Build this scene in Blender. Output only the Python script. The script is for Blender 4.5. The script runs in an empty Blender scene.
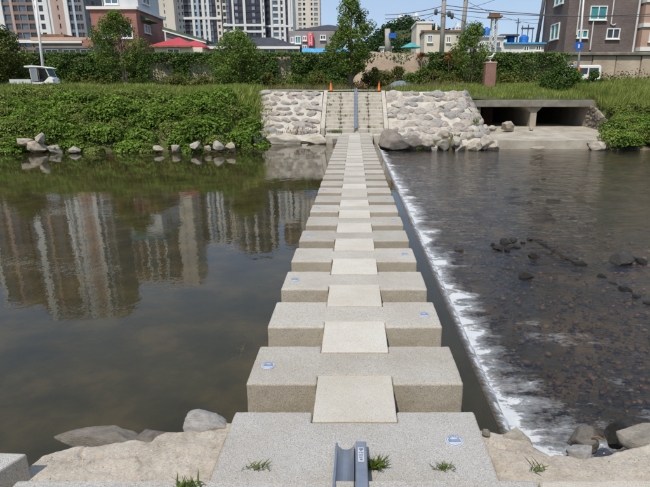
import bpy, math, random
import numpy as np
from mathutils import Vector, Matrix, Euler, noise as mnoise

random.seed(7)
R = math.radians
scene = bpy.context.scene
COL = scene.collection

# ------------------------------------------------------------------ camera
FPX, PX0, PY0, HOR = 505.0, 354.5, 243.5, 94.0        # photograph pixels (650 x 487)
TH = math.atan((PY0 - HOR) / FPX)
CAM = Vector((0, 0, 2.5))
cd = bpy.data.cameras.new('camera')
cam = bpy.data.objects.new('camera', cd)
COL.objects.link(cam)
cd.sensor_fit = 'HORIZONTAL'
cd.sensor_width = 36.0
cd.lens = FPX / 650.0 * 36.0
cd.shift_x = -(PX0 - 325.0) / 650.0
cd.clip_start = 0.05
cd.clip_end = 9000
cam.location = CAM
cam.rotation_euler = (math.pi / 2 - TH, 0, 0)
scene.camera = cam

# ------------------------------------------------------------------ sky, sun, exposure
SUN_EL = R(56)
SUN_AZ = R(200)                 # clockwise from +Y: behind the camera, to its left
world = bpy.data.worlds.new('World')
scene.world = world
world.use_nodes = True
wn, wl = world.node_tree.nodes, world.node_tree.links
wn.clear()
wout = wn.new('ShaderNodeOutputWorld')
wbg = wn.new('ShaderNodeBackground')
sky = wn.new('ShaderNodeTexSky')
sky.sky_type = 'NISHITA'
sky.sun_disc = False
sky.sun_elevation = SUN_EL
sky.sun_rotation = SUN_AZ
sky.air_density = 1.0
sky.dust_density = 1.4
sky.ozone_density = 1.2
wbg.inputs['Strength'].default_value = 0.135
# thin high cloud over the whole sky
wtc = wn.new('ShaderNodeTexCoord')
wmp = wn.new('ShaderNodeMapping')
wmp.inputs['Scale'].default_value = (1.2, 1.2, 4.0)
wno = wn.new('ShaderNodeTexNoise')
wno.inputs['Scale'].default_value = 2.2
wno.inputs['Detail'].default_value = 6
wno.inputs['Distortion'].default_value = 0.6
wrp = wn.new('ShaderNodeValToRGB')
wrp.color_ramp.elements[0].position = 0.38
wrp.color_ramp.elements[0].color = (0.55, 0.55, 0.55, 1)
wrp.color_ramp.elements[1].position = 0.8
wrp.color_ramp.elements[1].color = (0.85, 0.85, 0.85, 1)
wmx = wn.new('ShaderNodeMixRGB')
wmx.inputs['Color2'].default_value = (2.5, 3.25, 4.6, 1)
wl.new(wtc.outputs['Generated'], wmp.inputs['Vector'])
wl.new(wmp.outputs[0], wno.inputs['Vector'])
wl.new(wno.outputs['Fac'], wrp.inputs['Fac'])
wl.new(wrp.outputs['Color'], wmx.inputs['Fac'])
wl.new(sky.outputs[0], wmx.inputs['Color1'])
wl.new(wmx.outputs[0], wbg.inputs['Color'])
wl.new(wbg.outputs[0], wout.inputs['Surface'])

sd = bpy.data.lights.new('sun', 'SUN')
sd.energy = 3.0
sd.angle = R(0.6)
sd.color = (1.0, 0.93, 0.81)
sun = bpy.data.objects.new('sun', sd)
COL.objects.link(sun)
sdir = Vector((math.sin(SUN_AZ) * math.cos(SUN_EL), math.cos(SUN_AZ) * math.cos(SUN_EL), math.sin(SUN_EL)))
sun.rotation_euler = sdir.to_track_quat('Z', 'Y').to_euler()
sun.location = (-10, -15, 30)
vs = scene.view_settings
vs.view_transform = 'Standard'
vs.look = 'None'
vs.exposure = 0.32
vs.gamma = 1.0
vs.use_curve_mapping = False
scene.cycles.max_bounces = 8
scene.cycles.transparent_max_bounces = 12
scene.cycles.caustics_reflective = False
scene.cycles.caustics_refractive = False
scene.cycles.sample_clamp_indirect = 4


# ------------------------------------------------------------------ layout helpers
def ray(px, py):
    c, s = math.cos(TH), math.sin(TH)
    u = PY0 - py
    return Vector((px - PX0, FPX * c + u * s, -FPX * s + u * c))


def at(px, py, Y):
    d = ray(px, py)
    return CAM + d * (Y / d.y)


def atz(px, py, z):
    d = ray(px, py)
    return CAM + d * ((z - CAM.z) / d.z)


def lerp(a, b, t):
    return a + (b - a) * t


def sstep(a, b, x):
    t = min(1.0, max(0.0, (x - a) / (b - a)))
    return t * t * (3 - 2 * t)


def pl(x, pts):
    """piecewise linear"""
    if x <= pts[0][0]:
        return pts[0][1]
    for (a, va), (b, vb) in zip(pts, pts[1:]):
        if x <= b:
            return lerp(va, vb, (x - a) / (b - a))
    return pts[-1][1]


def hash2(ix, iy, seed):
    h = (ix * 374761393 + iy * 668265263 + seed * 1442695041) & 0x7fffffff
    h = ((h ^ (h >> 13)) * 1274126177) & 0x7fffffff
    h = h ^ (h >> 16)
    return (h & 0xffff) / 65535.0


def vnoise(x, y, seed=0):
    x = np.asarray(x, float)
    y = np.asarray(y, float)
    ix = np.floor(x).astype(np.int64)
    iy = np.floor(y).astype(np.int64)
    fx, fy = x - ix, y - iy
    fx, fy = fx * fx * (3 - 2 * fx), fy * fy * (3 - 2 * fy)
    a, b = hash2(ix, iy, seed), hash2(ix + 1, iy, seed)
    c, d = hash2(ix, iy + 1, seed), hash2(ix + 1, iy + 1, seed)
    return (a * (1 - fx) + b * fx) * (1 - fy) + (c * (1 - fx) + d * fx) * fy


def fbm(x, y, seed=0, o=4):
    s, a, t = 0, 0.5, 0
    for k in range(o):
        s = s + a * vnoise(np.asarray(x) * 2 ** k, np.asarray(y) * 2 ** k, seed + k * 17)
        t += a
        a *= .5
    return s / t


# ------------------------------------------------------------------ materials
MATS = {}


def new_mat(name):
    m = bpy.data.materials.new(name)
    m.use_nodes = True
    nt = m.node_tree
    nt.nodes.clear()
    out = nt.nodes.new('ShaderNodeOutputMaterial')
    MATS[name] = m
    return m, nt.nodes, nt.links, out


def coords(n, l, scale=(1, 1, 1), rnd=True):
    tc = n.new('ShaderNodeTexCoord')
    mp = n.new('ShaderNodeMapping')
    mp.inputs['Scale'].default_value = scale
    if rnd:
        oi = n.new('ShaderNodeObjectInfo')
        mu = n.new('ShaderNodeMath')
        mu.operation = 'MULTIPLY'
        mu.inputs[1].default_value = 57.0
        l.new(oi.outputs['Random'], mu.inputs[0])
        l.new(mu.outputs[0], mp.inputs['Location'])
    l.new(tc.outputs['Object'], mp.inputs['Vector'])
    return mp.outputs[0]


def ramp(n, l, src, stops):
    r = n.new('ShaderNodeValToRGB')
    e = r.color_ramp.elements
    while len(e) < len(stops):
        e.new(0.5)
    for k, (p, c) in enumerate(stops):
        e[k].position = p
        e[k].color = (c[0], c[1], c[2], 1) if not isinstance(c, (int, float)) else (c, c, c, 1)
    l.new(src, r.inputs['Fac'])
    return r.outputs['Color']


def noise(n, l, vec, scale, detail=4, rough=.55, dist=0):
    t = n.new('ShaderNodeTexNoise')
    t.inputs['Scale'].default_value = scale
    t.inputs['Detail'].default_value = detail
    t.inputs['Roughness'].default_value = rough
    t.inputs['Distortion'].default_value = dist
    l.new(vec, t.inputs['Vector'])
    return t.outputs['Fac']


def mixc(n, l, fac, a, b, mode='MIX'):
    m = n.new('ShaderNodeMixRGB')
    m.blend_type = mode
    for sock, v in ((m.inputs['Fac'], fac), (m.inputs['Color1'], a), (m.inputs['Color2'], b)):
        if isinstance(v, (int, float)):
            sock.default_value = v if sock.type == 'VALUE' else (v, v, v, 1)
        elif isinstance(v, tuple):
            sock.default_value = (v[0], v[1], v[2], 1)
        else:
            l.new(v, sock)
    return m.outputs[0]


def principled(n, l, out, col, rough=.7, spec=.3, metal=0, bump=None, bstr=.3, bdist=.02):
    p = n.new('ShaderNodeBsdfPrincipled')
    if isinstance(col, tuple):
        p.inputs['Base Color'].default_value = (col[0], col[1], col[2], 1)
    else:
        l.new(col, p.inputs['Base Color'])
    p.inputs['Roughness'].default_value = rough
    p.inputs['Specular IOR Level'].default_value = spec
    p.inputs['Metallic'].default_value = metal
    if bump is not None:
        b = n.new('ShaderNodeBump')
        b.inputs['Strength'].default_value = bstr
        b.inputs['Distance'].default_value = bdist
        l.new(bump, b.inputs['Height'])
        l.new(b.outputs[0], p.inputs['Normal'])
    l.new(p.outputs[0], out.inputs['Surface'])
    return p


def mk(name, c1, c2, scale=3.0, rough=.75, bscale=30, bstr=.3, bdist=.01, spec=.25, metal=0, detail=5):
    m, n, l, out = new_mat(name)
    v = coords(n, l)
    f = noise(n, l, v, scale, detail, .6)
    c = ramp(n, l, f, [(.3, c1), (.7, c2)])
    b = noise(n, l, v, bscale, 4)
    principled(n, l, out, c, rough, spec, metal, b, bstr, bdist)
    return m


def granite(name, base, dark, light, stain):
    m, n, l, out = new_mat(name)
    v = coords(n, l)
    f1 = noise(n, l, v, 185, 3, .8)
    f2 = noise(n, l, v, 120, 2, .7)
    f3 = noise(n, l, v, 2.2, 7, .65)
    c = ramp(n, l, f1, [(.34, dark), (.47, base), (.56, base), (.66, light)])
    sp = ramp(n, l, f2, [(.33, .5), (.42, 1.0)])
    c = mixc(n, l, .8, c, sp, 'MULTIPLY')
    st = ramp(n, l, f3, [(.38, 0), (.72, 1)])
    c = mixc(n, l, mixc(n, l, 1.0, st, .7, 'MULTIPLY'), c, stain, 'MULTIPLY')
    # every block a little lighter or darker than its neighbours
    oi = n.new('ShaderNodeObjectInfo')
    c = mixc(n, l, 1.0, c, ramp(n, l, oi.outputs['Random'], [(0, (.86, .85, .83)), (.5, (.98, .97, .95)), (1, (1.05, 1.05, 1.05))]), 'MULTIPLY')
    # brown mineral staining on the cut sides, and the damp band where the water has stood
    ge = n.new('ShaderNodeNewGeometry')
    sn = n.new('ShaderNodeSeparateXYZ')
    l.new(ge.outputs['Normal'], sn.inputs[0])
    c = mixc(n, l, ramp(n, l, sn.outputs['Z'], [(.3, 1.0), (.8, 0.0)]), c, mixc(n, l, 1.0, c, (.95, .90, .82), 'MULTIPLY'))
    tc = n.new('ShaderNodeTexCoord')
    sx = n.new('ShaderNodeSeparateXYZ')
    l.new(tc.outputs['Object'], sx.inputs[0])
    ad = n.new('ShaderNodeMath')
    ad.operation = 'MULTIPLY_ADD'
    l.new(f3, ad.inputs[0])
    ad.inputs[1].default_value = .22
    l.new(sx.outputs['Z'], ad.inputs[2])
    wet = ramp(n, l, ad.outputs[0], [(.14, (.32, .31, .24)), (.20, (.55, .52, .42)), (.34, (1, 1, 1))])
    c = mixc(n, l, 1.0, c, wet, 'MULTIPLY')
    principled(n, l, out, c, .8, .25, 0, f1, .35, .005)
    return m


granite('granite', (.46, .435, .39), (.20, .185, .165), (.70, .67, .61), (.80, .75, .67))
granite('granite_light', (.555, .525, .465), (.34, .32, .285), (.72, .69, .63), (.84, .79, .71))
granite('granite_grey', (.42, .405, .38), (.16, .155, .15), (.66, .64, .61), (.82, .77, .70))
m, n, l, out = new_mat('mortar')
v = coords(n, l)
fa_ = noise(n, l, v, 4, 8, .7)
fb_ = noise(n, l, v, 70, 6, .8)
c = ramp(n, l, fa_, [(.3, (.42, .355, .28)), (.5, (.56, .49, .40)), (.7, (.64, .58, .49))])
c = mixc(n, l, 1.0, c, ramp(n, l, fb_, [(.32, .5), (.45, .92), (.62, 1.12)]), 'MULTIPLY')
principled(n, l, out, c, .95, .15, 0, fb_, .9, .012)
mk('concrete', (.36, .33, .28), (.50, .46, .39), 2.5, .9, 40, .3, .01)
mk('concrete_dark', (.14, .125, .10), (.25, .23, .19), 1.8, .9, 30, .4, .02)
mk('concrete_old', (.26, .22, .17), (.42, .37, .29), .9, .9, 14, .5, .03)
mk('soil', (.20, .15, .09), (.34, .26, .17), .8, .95, 8, .6, .05)
mk('ground_green', (.035, .05, .018), (.10, .10, .045), .8, .95, 10, .6, .05)
mk('path', (.30, .28, .24), (.38, .35, .30), 1.2, .9, 30, .2, .01)
mk('white_paint', (.70, .70, .68), (.80, .80, .78), 3, .45, 40, .05, .002)
mk('grey_metal', (.30, .33, .38), (.42, .45, .50), 6, .38, 90, .1, .002, .5, .75)
mk('dark_metal', (.05, .05, .055), (.10, .10, .10), 6, .5, 60, .1, .002, .5)
mk('pole_concrete', (.33, .30, .27), (.44, .41, .37), 2, .85, 40, .2, .004)
mk('rubber', (.015, .015, .015), (.03, .03, .03), 9, .8, 60, .2, .002)
mk('orange', (.75, .16, .03), (.85, .22, .05), 5, .5, 60, .05, .002)
mk('blue_tank', (.02, .14, .52), (.04, .20, .62), 2, .4, 30, .05, .004)
mk('blue_sheet', (.06, .28, .55), (.10, .36, .62), 2, .6, 12, .3, .03)
mk('sign_blue', (.02, .10, .42), (.03, .13, .50), 4, .4, 40, .02, .001)
mk('sign_red', (.72, .05, .09), (.80, .08, .12), 2, .5, 40, .05, .002)
mk('bark', (.12, .09, .065), (.24, .19, .14), 5, .9, 30, .6, .02)
mk('wood_old', (.16, .09, .055), (.28, .17, .11), 3, .9, 30, .4, .02)
mk('red_roof', (.38, .03, .033), (.50, .05, .05), 1.0, .45, 12, .1, .01, .4)
mk('grey_roof', (.035, .035, .042), (.07, .07, .078), 1.5, .6, 10, .3, .02)
mk('green_roof', (.07, .11, .07), (.12, .16, .10), 1.5, .8, 10, .3, .02)
mk('cream_wall', (.58, .52, .42), (.70, .65, .55), .5, .85, 10, .1, .01)
mk('white_wall', (.66, .66, .64), (.78, .77, .75), .4, .8, 10, .1, .01)
mk('grey_wall', (.24, .22, .23), (.34, .31, .31), .5, .85, 12, .2, .01)
mk('pale_wall', (.50, .52, .53), (.62, .63, .63), .5, .8, 10, .1, .01)
mk('tan_wall', (.38, .25, .19), (.48, .33, .26), .5, .85, 14, .2, .01)
mk('apt_white', (.62, .62, .61), (.72, .72, .71), .05, .8, 1, .05, .01)
mk('apt_cream', (.60, .55, .48), (.69, .64, .57), .05, .8, 1, .05, .01)
mk('apt_brown', (.20, .145, .125), (.27, .20, .175), .05, .8, 1, .05, .01)
mk('apt_pink', (.40, .29, .255), (.47, .35, .31), .05, .8, 1, .05, .01)
mk('apt_grey', (.16, .16, .175), (.22, .22, .24), .05, .8, 1, .05, .01)
mk('apt_navy', (.035, .035, .06), (.06, .058, .09), .05, .8, 1, .05, .01)
mk('apt_blue', (.33, .42, .50), (.42, .50, .57), .05, .8, 1, .05, .01)
mk('far_hazed_white', (.60, .63, .66), (.68, .70, .72), .05, .8, 1, .05, .01)  # distance haze put into the wall colour, pale and slightly blue
mk('teal', (.05, .30, .33), (.09, .38, .40), 2, .6, 20, .1, .01)
mk('bird_white', (.55, .58, .56), (.72, .74, .72), 6, .7, 40, .2, .004)
mk('seat_vinyl', (.03, .03, .035), (.06, .06, .06), 6, .6, 40, .1, .002)


def glass(name, col, rough=.08):
    m, n, l, out = new_mat(name)
    v = coords(n, l)
    f = noise(n, l, v, .7, 2)
    c = ramp(n, l, f, [(.35, tuple(x * .6 for x in col)), (.65, col)])
    principled(n, l, out, c, rough, .6)
    return m


glass('glass_dark', (.045, .05, .06))
glass('glass_blue', (.10, .16, .22))
glass('glass_teal', (.05, .30, .32), .15)
glass('glass_pale', (.30, .34, .37), .2)


def brickmat(name, c1, c2, mortar, scale):
    m, n, l, out = new_mat(name)
    tc = n.new('ShaderNodeTexCoord')
    sx = n.new('ShaderNodeSeparateXYZ')
    l.new(tc.outputs['Object'], sx.inputs[0])
    ad = n.new('ShaderNodeMath')
    ad.operation = 'ADD'
    l.new(sx.outputs['X'], ad.inputs[0])
    l.new(sx.outputs['Y'], ad.inputs[1])
    cb = n.new('ShaderNodeCombineXYZ')
    l.new(ad.outputs[0], cb.inputs['X'])
    l.new(sx.outputs['Z'], cb.inputs['Y'])
    b = n.new('ShaderNodeTexBrick')
    b.inputs['Color1'].default_value = (*c1, 1)
    b.inputs['Color2'].default_value = (*c2, 1)
    b.inputs['Mortar'].default_value = (*mortar, 1)
    b.inputs['Scale'].default_value = scale
    b.inputs['Mortar Size'].default_value = .02
    b.inputs['Brick Width'].default_value = .5
    b.inputs['Row Height'].default_value = .17
    l.new(cb.outputs[0], b.inputs['Vector'])
    f = noise(n, l, tc.outputs['Object'], .5, 5)
    sh = ramp(n, l, f, [(.3, .75), (.7, 1.15)])
    c = mixc(n, l, 1.0, b.outputs['Color'], sh, 'MULTIPLY')
    principled(n, l, out, c, .85, .2, 0, b.outputs['Fac'], -.3, .01)
    return m


brickmat('brick_red', (.30, .115, .09), (.38, .16, .125), (.33, .24, .2), 2.0)
brickmat('brick_dark', (.125, .095, .088), (.17, .13, .12), (.19, .16, .15), 2.0)
brickmat('brick_pillar', (.22, .10, .075), (.30, .145, .11), (.27, .2, .17), 4.0)


def leafmat(name, c1, c2, c3, trans=.35):
    m, n, l, out = new_mat(name)
    g = n.new('ShaderNodeNewGeometry')
    c = ramp(n, l, g.outputs['Random Per Island'], [(.0, c1), (.5, c2), (1.0, c3)])
    tc = n.new('ShaderNodeTexCoord')
    f = noise(n, l, tc.outputs['Object'], .9, 3)
    sh = ramp(n, l, f, [(.3, .62), (.7, 1.3)])
    c = mixc(n, l, 1.0, c, sh, 'MULTIPLY')
    d = n.new('ShaderNodeBsdfDiffuse')
    t = n.new('ShaderNodeBsdfTranslucent')
    gl = n.new('ShaderNodeBsdfGlossy')
    gl.inputs['Roughness'].default_value = .45
    gl.inputs['Color'].default_value = (.35, .38, .3, 1)
    l.new(c, d.inputs['Color'])
    l.new(c, t.inputs['Color'])
    m1 = n.new('ShaderNodeMixShader')
    m1.inputs['Fac'].default_value = trans
    l.new(d.outputs[0], m1.inputs[1])
    l.new(t.outputs[0], m1.inputs[2])
    m2 = n.new('ShaderNodeMixShader')
    m2.inputs['Fac'].default_value = .03
    l.new(m1.outputs[0], m2.inputs[1])
    l.new(gl.outputs[0], m2.inputs[2])
    l.new(m2.outputs[0], out.inputs['Surface'])
    return m


leafmat('leaf_bank', (.085, .16, .022), (.15, .25, .036), (.24, .33, .06))
leafmat('leaf_tree', (.08, .13, .024), (.13, .20, .038), (.19, .26, .06))
leafmat('leaf_tree_warm', (.07, .095, .02), (.11, .145, .03), (.155, .18, .045))
leafmat('leaf_ivy', (.042, .088, .016), (.072, .138, .026), (.12, .19, .042))
leafmat('leaf_shrub', (.08, .11, .02), (.14, .165, .035), (.23, .20, .065))
leafmat('leaf_weed', (.11, .16, .03), (.18, .235, .05), (.28, .31, .09))
leafmat('leaf_wood', (.022, .05, .018), (.035, .075, .026), (.055, .10, .035))
leafmat('leaf_dry', (.20, .12, .06), (.28, .18, .10), (.36, .25, .15))
leafmat('leaf_red', (.30, .07, .03), (.38, .12, .05), (.30, .16, .05))
leafmat('grass_green', (.09, .14, .025), (.15, .205, .045), (.23, .255, .08))
leafmat('grass_pale', (.14, .21, .035), (.24, .30, .06), (.38, .40, .13))
leafmat('grass_dry', (.16, .16, .06), (.24, .22, .09), (.32, .27, .13))


def rockmat(name, stops, rough=.85, wet=False):
    m, n, l, out = new_mat(name)
    oi = n.new('ShaderNodeObjectInfo')
    base = ramp(n, l, oi.outputs['Random'], stops)
    v = coords(n, l, (1, 1, 1))
    f = noise(n, l, v, 3.0, 6, .65)
    sh = ramp(n, l, f, [(.28, .6), (.72, 1.25)])
    c = mixc(n, l, 1.0, base, sh, 'MULTIPLY')
    f2 = noise(n, l, v, 14, 9, .75)
    c = mixc(n, l, ramp(n, l, f2, [(.55, 0), (.7, .08 if wet else .35)]), c, (.62, .57, .48))
    principled(n, l, out, c, rough, .5 if wet else .25, 0, f2, .8, .035)
    return m


rockmat('rock_tan', [(0, (.40, .34, .26)), (.4, (.48, .42, .33)), (.7, (.36, .33, .28)), (1, (.54, .48, .39))])
rockmat('rock_set', [(0, (.33, .31, .28)), (.3, (.45, .41, .355)), (.55, (.30, .285, .27)), (.75, (.41, .345, .29)), (1, (.52, .48, .42))])
rockmat('rock_grey', [(0, (.20, .175, .15)), (1, (.31, .275, .23))])
rockmat('rock_white', [(0, (.50, .48, .45)), (1, (.60, .57, .53))])
rockmat('rock_wet', [(0, (.022, .02, .016)), (.6, (.045, .038, .03)), (1, (.065, .055, .045))], .3, True)
rockmat('pebble', [(0, (.11, .08, .055)), (1, (.11, .08, .055))], .6, True)


def watermat(name, tint, murk, murkfac, rips, foam=False, tintfac=None):
    m, n, l, out = new_mat(name)
    tc = n.new('ShaderNodeTexCoord')
    h = None
    for (sx, sy, sc, amp, det) in rips:
        mp = n.new('ShaderNodeMapping')
        mp.inputs['Scale'].default_value = (sx, sy, 1)
        l.new(tc.outputs['Object'], mp.inputs['Vector'])
        f = noise(n, l, mp.outputs[0], sc, det, .55, .3)
        mu = n.new('ShaderNodeMath')
        mu.operation = 'MULTIPLY'
        mu.inputs[1].default_value = amp
        l.new(f, mu.inputs[0])
        if h is None:
            h = mu.outputs[0]
        else:
            ad = n.new('ShaderNodeMath')
            l.new(h, ad.inputs[0])
            l.new(mu.outputs[0], ad.inputs[1])
            h = ad.outputs[0]
    b = n.new('ShaderNodeBump')
    b.inputs['Strength'].default_value = 1
    b.inputs['Distance'].default_value = 1
    l.new(h, b.inputs['Height'])
    fr = n.new('ShaderNodeFresnel')
    fr.inputs['IOR'].default_value = 1.33
    l.new(b.outputs[0], fr.inputs['Normal'])
    tr = n.new('ShaderNodeBsdfTransparent')
    tr.inputs['Color'].default_value = (*tint, 1)
    df = n.new('ShaderNodeBsdfDiffuse')
    mk1 = noise(n, l, tc.outputs['Object'], .6, 5, .6, .4)
    l.new(ramp(n, l, mk1, [(.3, tuple(x * .6 for x in murk)), (.7, tuple(x * 1.4 for x in murk))]), df.inputs['Color'])
    mx = n.new('ShaderNodeMixShader')
    mx.inputs['Fac'].default_value = murkfac
    l.new(tr.outputs[0], mx.inputs[1])
    l.new(df.outputs[0], mx.inputs[2])
    gl = n.new('ShaderNodeBsdfGlossy')
    gl.inputs['Roughness'].default_value = .015
    gl.inputs['Color'].default_value = (1, 1, 1, 1)
    l.new(b.outputs[0], gl.inputs['Normal'])
    m2 = n.new('ShaderNodeMixShader')
    l.new(fr.outputs[0], m2.inputs['Fac'])
    l.new(mx.outputs[0], m2.inputs[1])
    l.new(gl.outputs[0], m2.inputs[2])
    res = m2.outputs[0]
    if foam:
        at_ = n.new('ShaderNodeAttribute')
        at_.attribute_name = 'foam'
        mp = n.new('ShaderNodeMapping')
        mp.inputs['Scale'].default_value = (1, 2.2, 1)
        l.new(tc.outputs['Object'], mp.inputs['Vector'])
        f = noise(n, l, mp.outputs[0], 11, 9, .78, .5)
        ad = n.new('ShaderNodeMath')
        l.new(f, ad.inputs[0])
        l.new(at_.outputs['Fac'], ad.inputs[1])
        fac = ramp(n, l, ad.outputs[0], [(.66, 0.0), (1.0, .34), (1.36, .74)])
        fd = n.new('ShaderNodeBsdfDiffuse')
        fd.inputs['Color'].default_value = (.70, .72, .74, 1)
        m3 = n.new('ShaderNodeMixShader')
        l.new(fac, m3.inputs['Fac'])
        l.new(res, m3.inputs[1])
        l.new(fd.outputs[0], m3.inputs[2])
        res = m3.outputs[0]
    l.new(res, out.inputs['Surface'])
    return m


watermat('water_still', (.70, .65, .47), (.072, .065, .032), .32,
         [(1, 1, 6, .0010, 2), (1, .6, 20, .00032, 2), (1, 1, .6, .005, 2)])
watermat('water_run', (.74, .67, .57), (.042, .044, .048), .2,
         [(.7, 1.3, 5, .020, 3), (.7, 1.5, 13, .011, 4), (1, 1, .8, .03, 2)], True)


# ------------------------------------------------------------------ mesh helpers
ORG = {}


def link(o, parent=None):
    COL.objects.link(o)
    if parent is not None:
        o.parent = parent
    return o


def tag(o, label=None, cat=None, group=None, kind=None):
    if label:
        o['label'] = label
    if cat:
        o['category'] = cat
    if group:
        o['group'] = group
    if kind:
        o['kind'] = kind
    return o


def thing(name, label, cat, loc, rz=0, group=None):
    o = bpy.data.objects.new(name, None)
    o.empty_display_size = .2
    COL.objects.link(o)
    o.location = loc
    o.rotation_euler = (0, 0, rz)
    ORG[o.name] = Vector(loc)
    return tag(o, label, cat, group)


class MB:
    def __init__(s):
        s.v, s.f = [], []

    def add(s, vs_, fs):
        b = len(s.v)
        s.v += [tuple(p) for p in vs_]
        s.f += [tuple(i + b for i in q) for q in fs]
        return s

    def box(s, x0, x1, y0, y1, z0, z1):
        return s.add([(x0, y0, z0), (x1, y0, z0), (x1, y1, z0), (x0, y1, z0), (x0, y0, z1), (x1, y0, z1), (x1, y1, z1), (x0, y1, z1)],
                     [(0, 3, 2, 1), (4, 5, 6, 7), (0, 1, 5, 4), (1, 2, 6, 5), (2, 3, 7, 6), (3, 0, 4, 7)])

    def prism(s, poly, y0, y1):
        """polygon in (x, z) extruded along y"""
        n = len(poly)
        vs_ = [(x, y0, z) for x, z in poly] + [(x, y1, z) for x, z in poly]
        fs = [tuple(range(n)), tuple(range(2 * n - 1, n - 1, -1))]
        fs += [(i, i + n, (i + 1) % n + n, (i + 1) % n) for i in range(n)]
        return s.add(vs_, fs)

    def prismz(s, poly, z0, z1):
        n = len(poly)
        vs_ = [(x, y, z0) for x, y in poly] + [(x, y, z1) for x, y in poly]
        fs = [tuple(range(n - 1, -1, -1)), tuple(range(n, 2 * n))]
        fs += [(i, (i + 1) % n, (i + 1) % n + n, i + n) for i in range(n)]
        return s.add(vs_, fs)

    def tube(s, pts, rad, n=8, cap=True):
        pts = [Vector(p) for p in pts]
        rs = rad if isinstance(rad, (list, tuple)) else [rad] * len(pts)
        rings = []
        up = Vector((0, 0, 1))
        for i, p in enumerate(pts):
            d = (pts[min(i + 1, len(pts) - 1)] - pts[max(i - 1, 0)])
            d.normalize()
            a = d.cross(up)
            if a.length < .05:
                a = d.cross(Vector((1, 0, 0)))
            a.normalize()
            b = a.cross(d)
            rings.append([p + (a * math.cos(2 * math.pi * k / n) + b * math.sin(2 * math.pi * k / n)) * rs[i] for k in range(n)])
        vs_ = [q for r_ in rings for q in r_]
        fs = []
        for i in range(len(pts) - 1):
            for k in range(n):
                fs.append((i * n + k, i * n + (k + 1) % n, (i + 1) * n + (k + 1) % n, (i + 1) * n + k))
        if cap:
            fs.append(tuple(range(n - 1, -1, -1)))
            fs.append(tuple(range((len(pts) - 1) * n, len(pts) * n)))
        return s.add(vs_, fs)

    def lathe(s, prof, c, n=16):
        vs_, fs = [], []
        for r_, z in prof:
            for k in range(n):
                a = 2 * math.pi * k / n
                vs_.append((c[0] + r_ * math.cos(a), c[1] + r_ * math.sin(a), c[2] + z))
        for i in range(len(prof) - 1):
            for k in range(n):
                fs.append((i * n + k, i * n + (k + 1) % n, (i + 1) * n + (k + 1) % n, (i + 1) * n + k))
        fs.append(tuple(range(n - 1, -1, -1)))
        fs.append(tuple(range((len(prof) - 1) * n, len(prof) * n)))
        return s.add(vs_, fs)

    def grid(s, P, nu, nv):
        """P: list of nu*nv points, index i*nv+j"""
        return s.add(P, [(i * nv + j, (i + 1) * nv + j, (i + 1) * nv + j + 1, i * nv + j + 1) for i in range(nu - 1) for j in range(nv - 1)])

    def mesh(s, name, org=(0, 0, 0)):
        me = bpy.data.meshes.new(name)
        me.from_pydata([(p[0] - org[0], p[1] - org[1], p[2] - org[2]) for p in s.v], [], s.f)
        me.update()
        return me

    def build(s, name, mat, parent=None, loc=None, smooth=False, bevel=0, local=False, seg=2):
        """vertices are in world space unless local=True (then in the parent's own space)"""
        if local:
            org = Vector((0, 0, 0))
        elif parent is not None:
            org = ORG.get(parent.name, Vector((0, 0, 0)))
        else:
            org = Vector(loc) if loc is not None else Vector((0, 0, 0))
        me = s.mesh(name, org)
        me.materials.append(MATS[mat])
        if smooth:
            for p in me.polygons:
                p.use_smooth = True
        o = bpy.data.objects.new(name, me)
        link(o, parent)
        if parent is None:
            o.location = org
        ORG[o.name] = org
        if bevel:
            b = o.modifiers.new('bevel', 'BEVEL')
            b.width = bevel
            b.segments = seg
            b.limit_method = 'ANGLE'
        return o


def np_mesh(name, verts, quads, mat, smooth=False, org=None):
    me = bpy.data.meshes.new(name)
    verts = np.asarray(verts, dtype=np.float32)
    if org is not None:
        verts = verts - np.asarray(org, dtype=np.float32)
    quads = np.asarray(quads, dtype=np.int32)
    k = quads.shape[1]
    me.vertices.add(len(verts))
    me.vertices.foreach_set('co', verts.ravel())
    me.loops.add(quads.size)
    me.loops.foreach_set('vertex_index', quads.ravel())
    me.polygons.add(len(quads))
    me.polygons.foreach_set('loop_start', np.arange(0, quads.size, k, dtype=np.int32))
    if smooth:
        me.polygons.foreach_set('use_smooth', np.ones(len(quads), dtype=bool))
    me.update(calc_edges=True)
    me.validate()
    me.materials.append(MATS[mat])
    return me


def leaves(pts, size, rng, up=.5, aspect=.55, outward=None):
    """one rhombic leaf per point"""
    n = len(pts)
    nrm = rng.normal(size=(n, 3))
    nrm /= np.linalg.norm(nrm, axis=1)[:, None]
    nrm[:, 2] = np.abs(nrm[:, 2]) * (1 - up) + up
    if outward is not None:
        nrm = nrm + outward
    nrm /= np.linalg.norm(nrm, axis=1)[:, None] + 1e-9
    t = rng.normal(size=(n, 3))
    a = np.cross(nrm, t)
    a /= np.linalg.norm(a, axis=1)[:, None] + 1e-9
    b = np.cross(nrm, a)
    L = (size * rng.uniform(.65, 1.3, n))[:, None]
    V = np.empty((n, 4, 3))
    V[:, 0] = pts - a * L * .5
    V[:, 1] = pts + b * L * aspect * .5 + nrm * L * .08
    V[:, 2] = pts + a * L * .5 - nrm * L * .1
    V[:, 3] = pts - b * L * aspect * .5 + nrm * L * .08
    Q = np.arange(n * 4).reshape(n, 4)
    return V.reshape(-1, 3), Q


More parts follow.
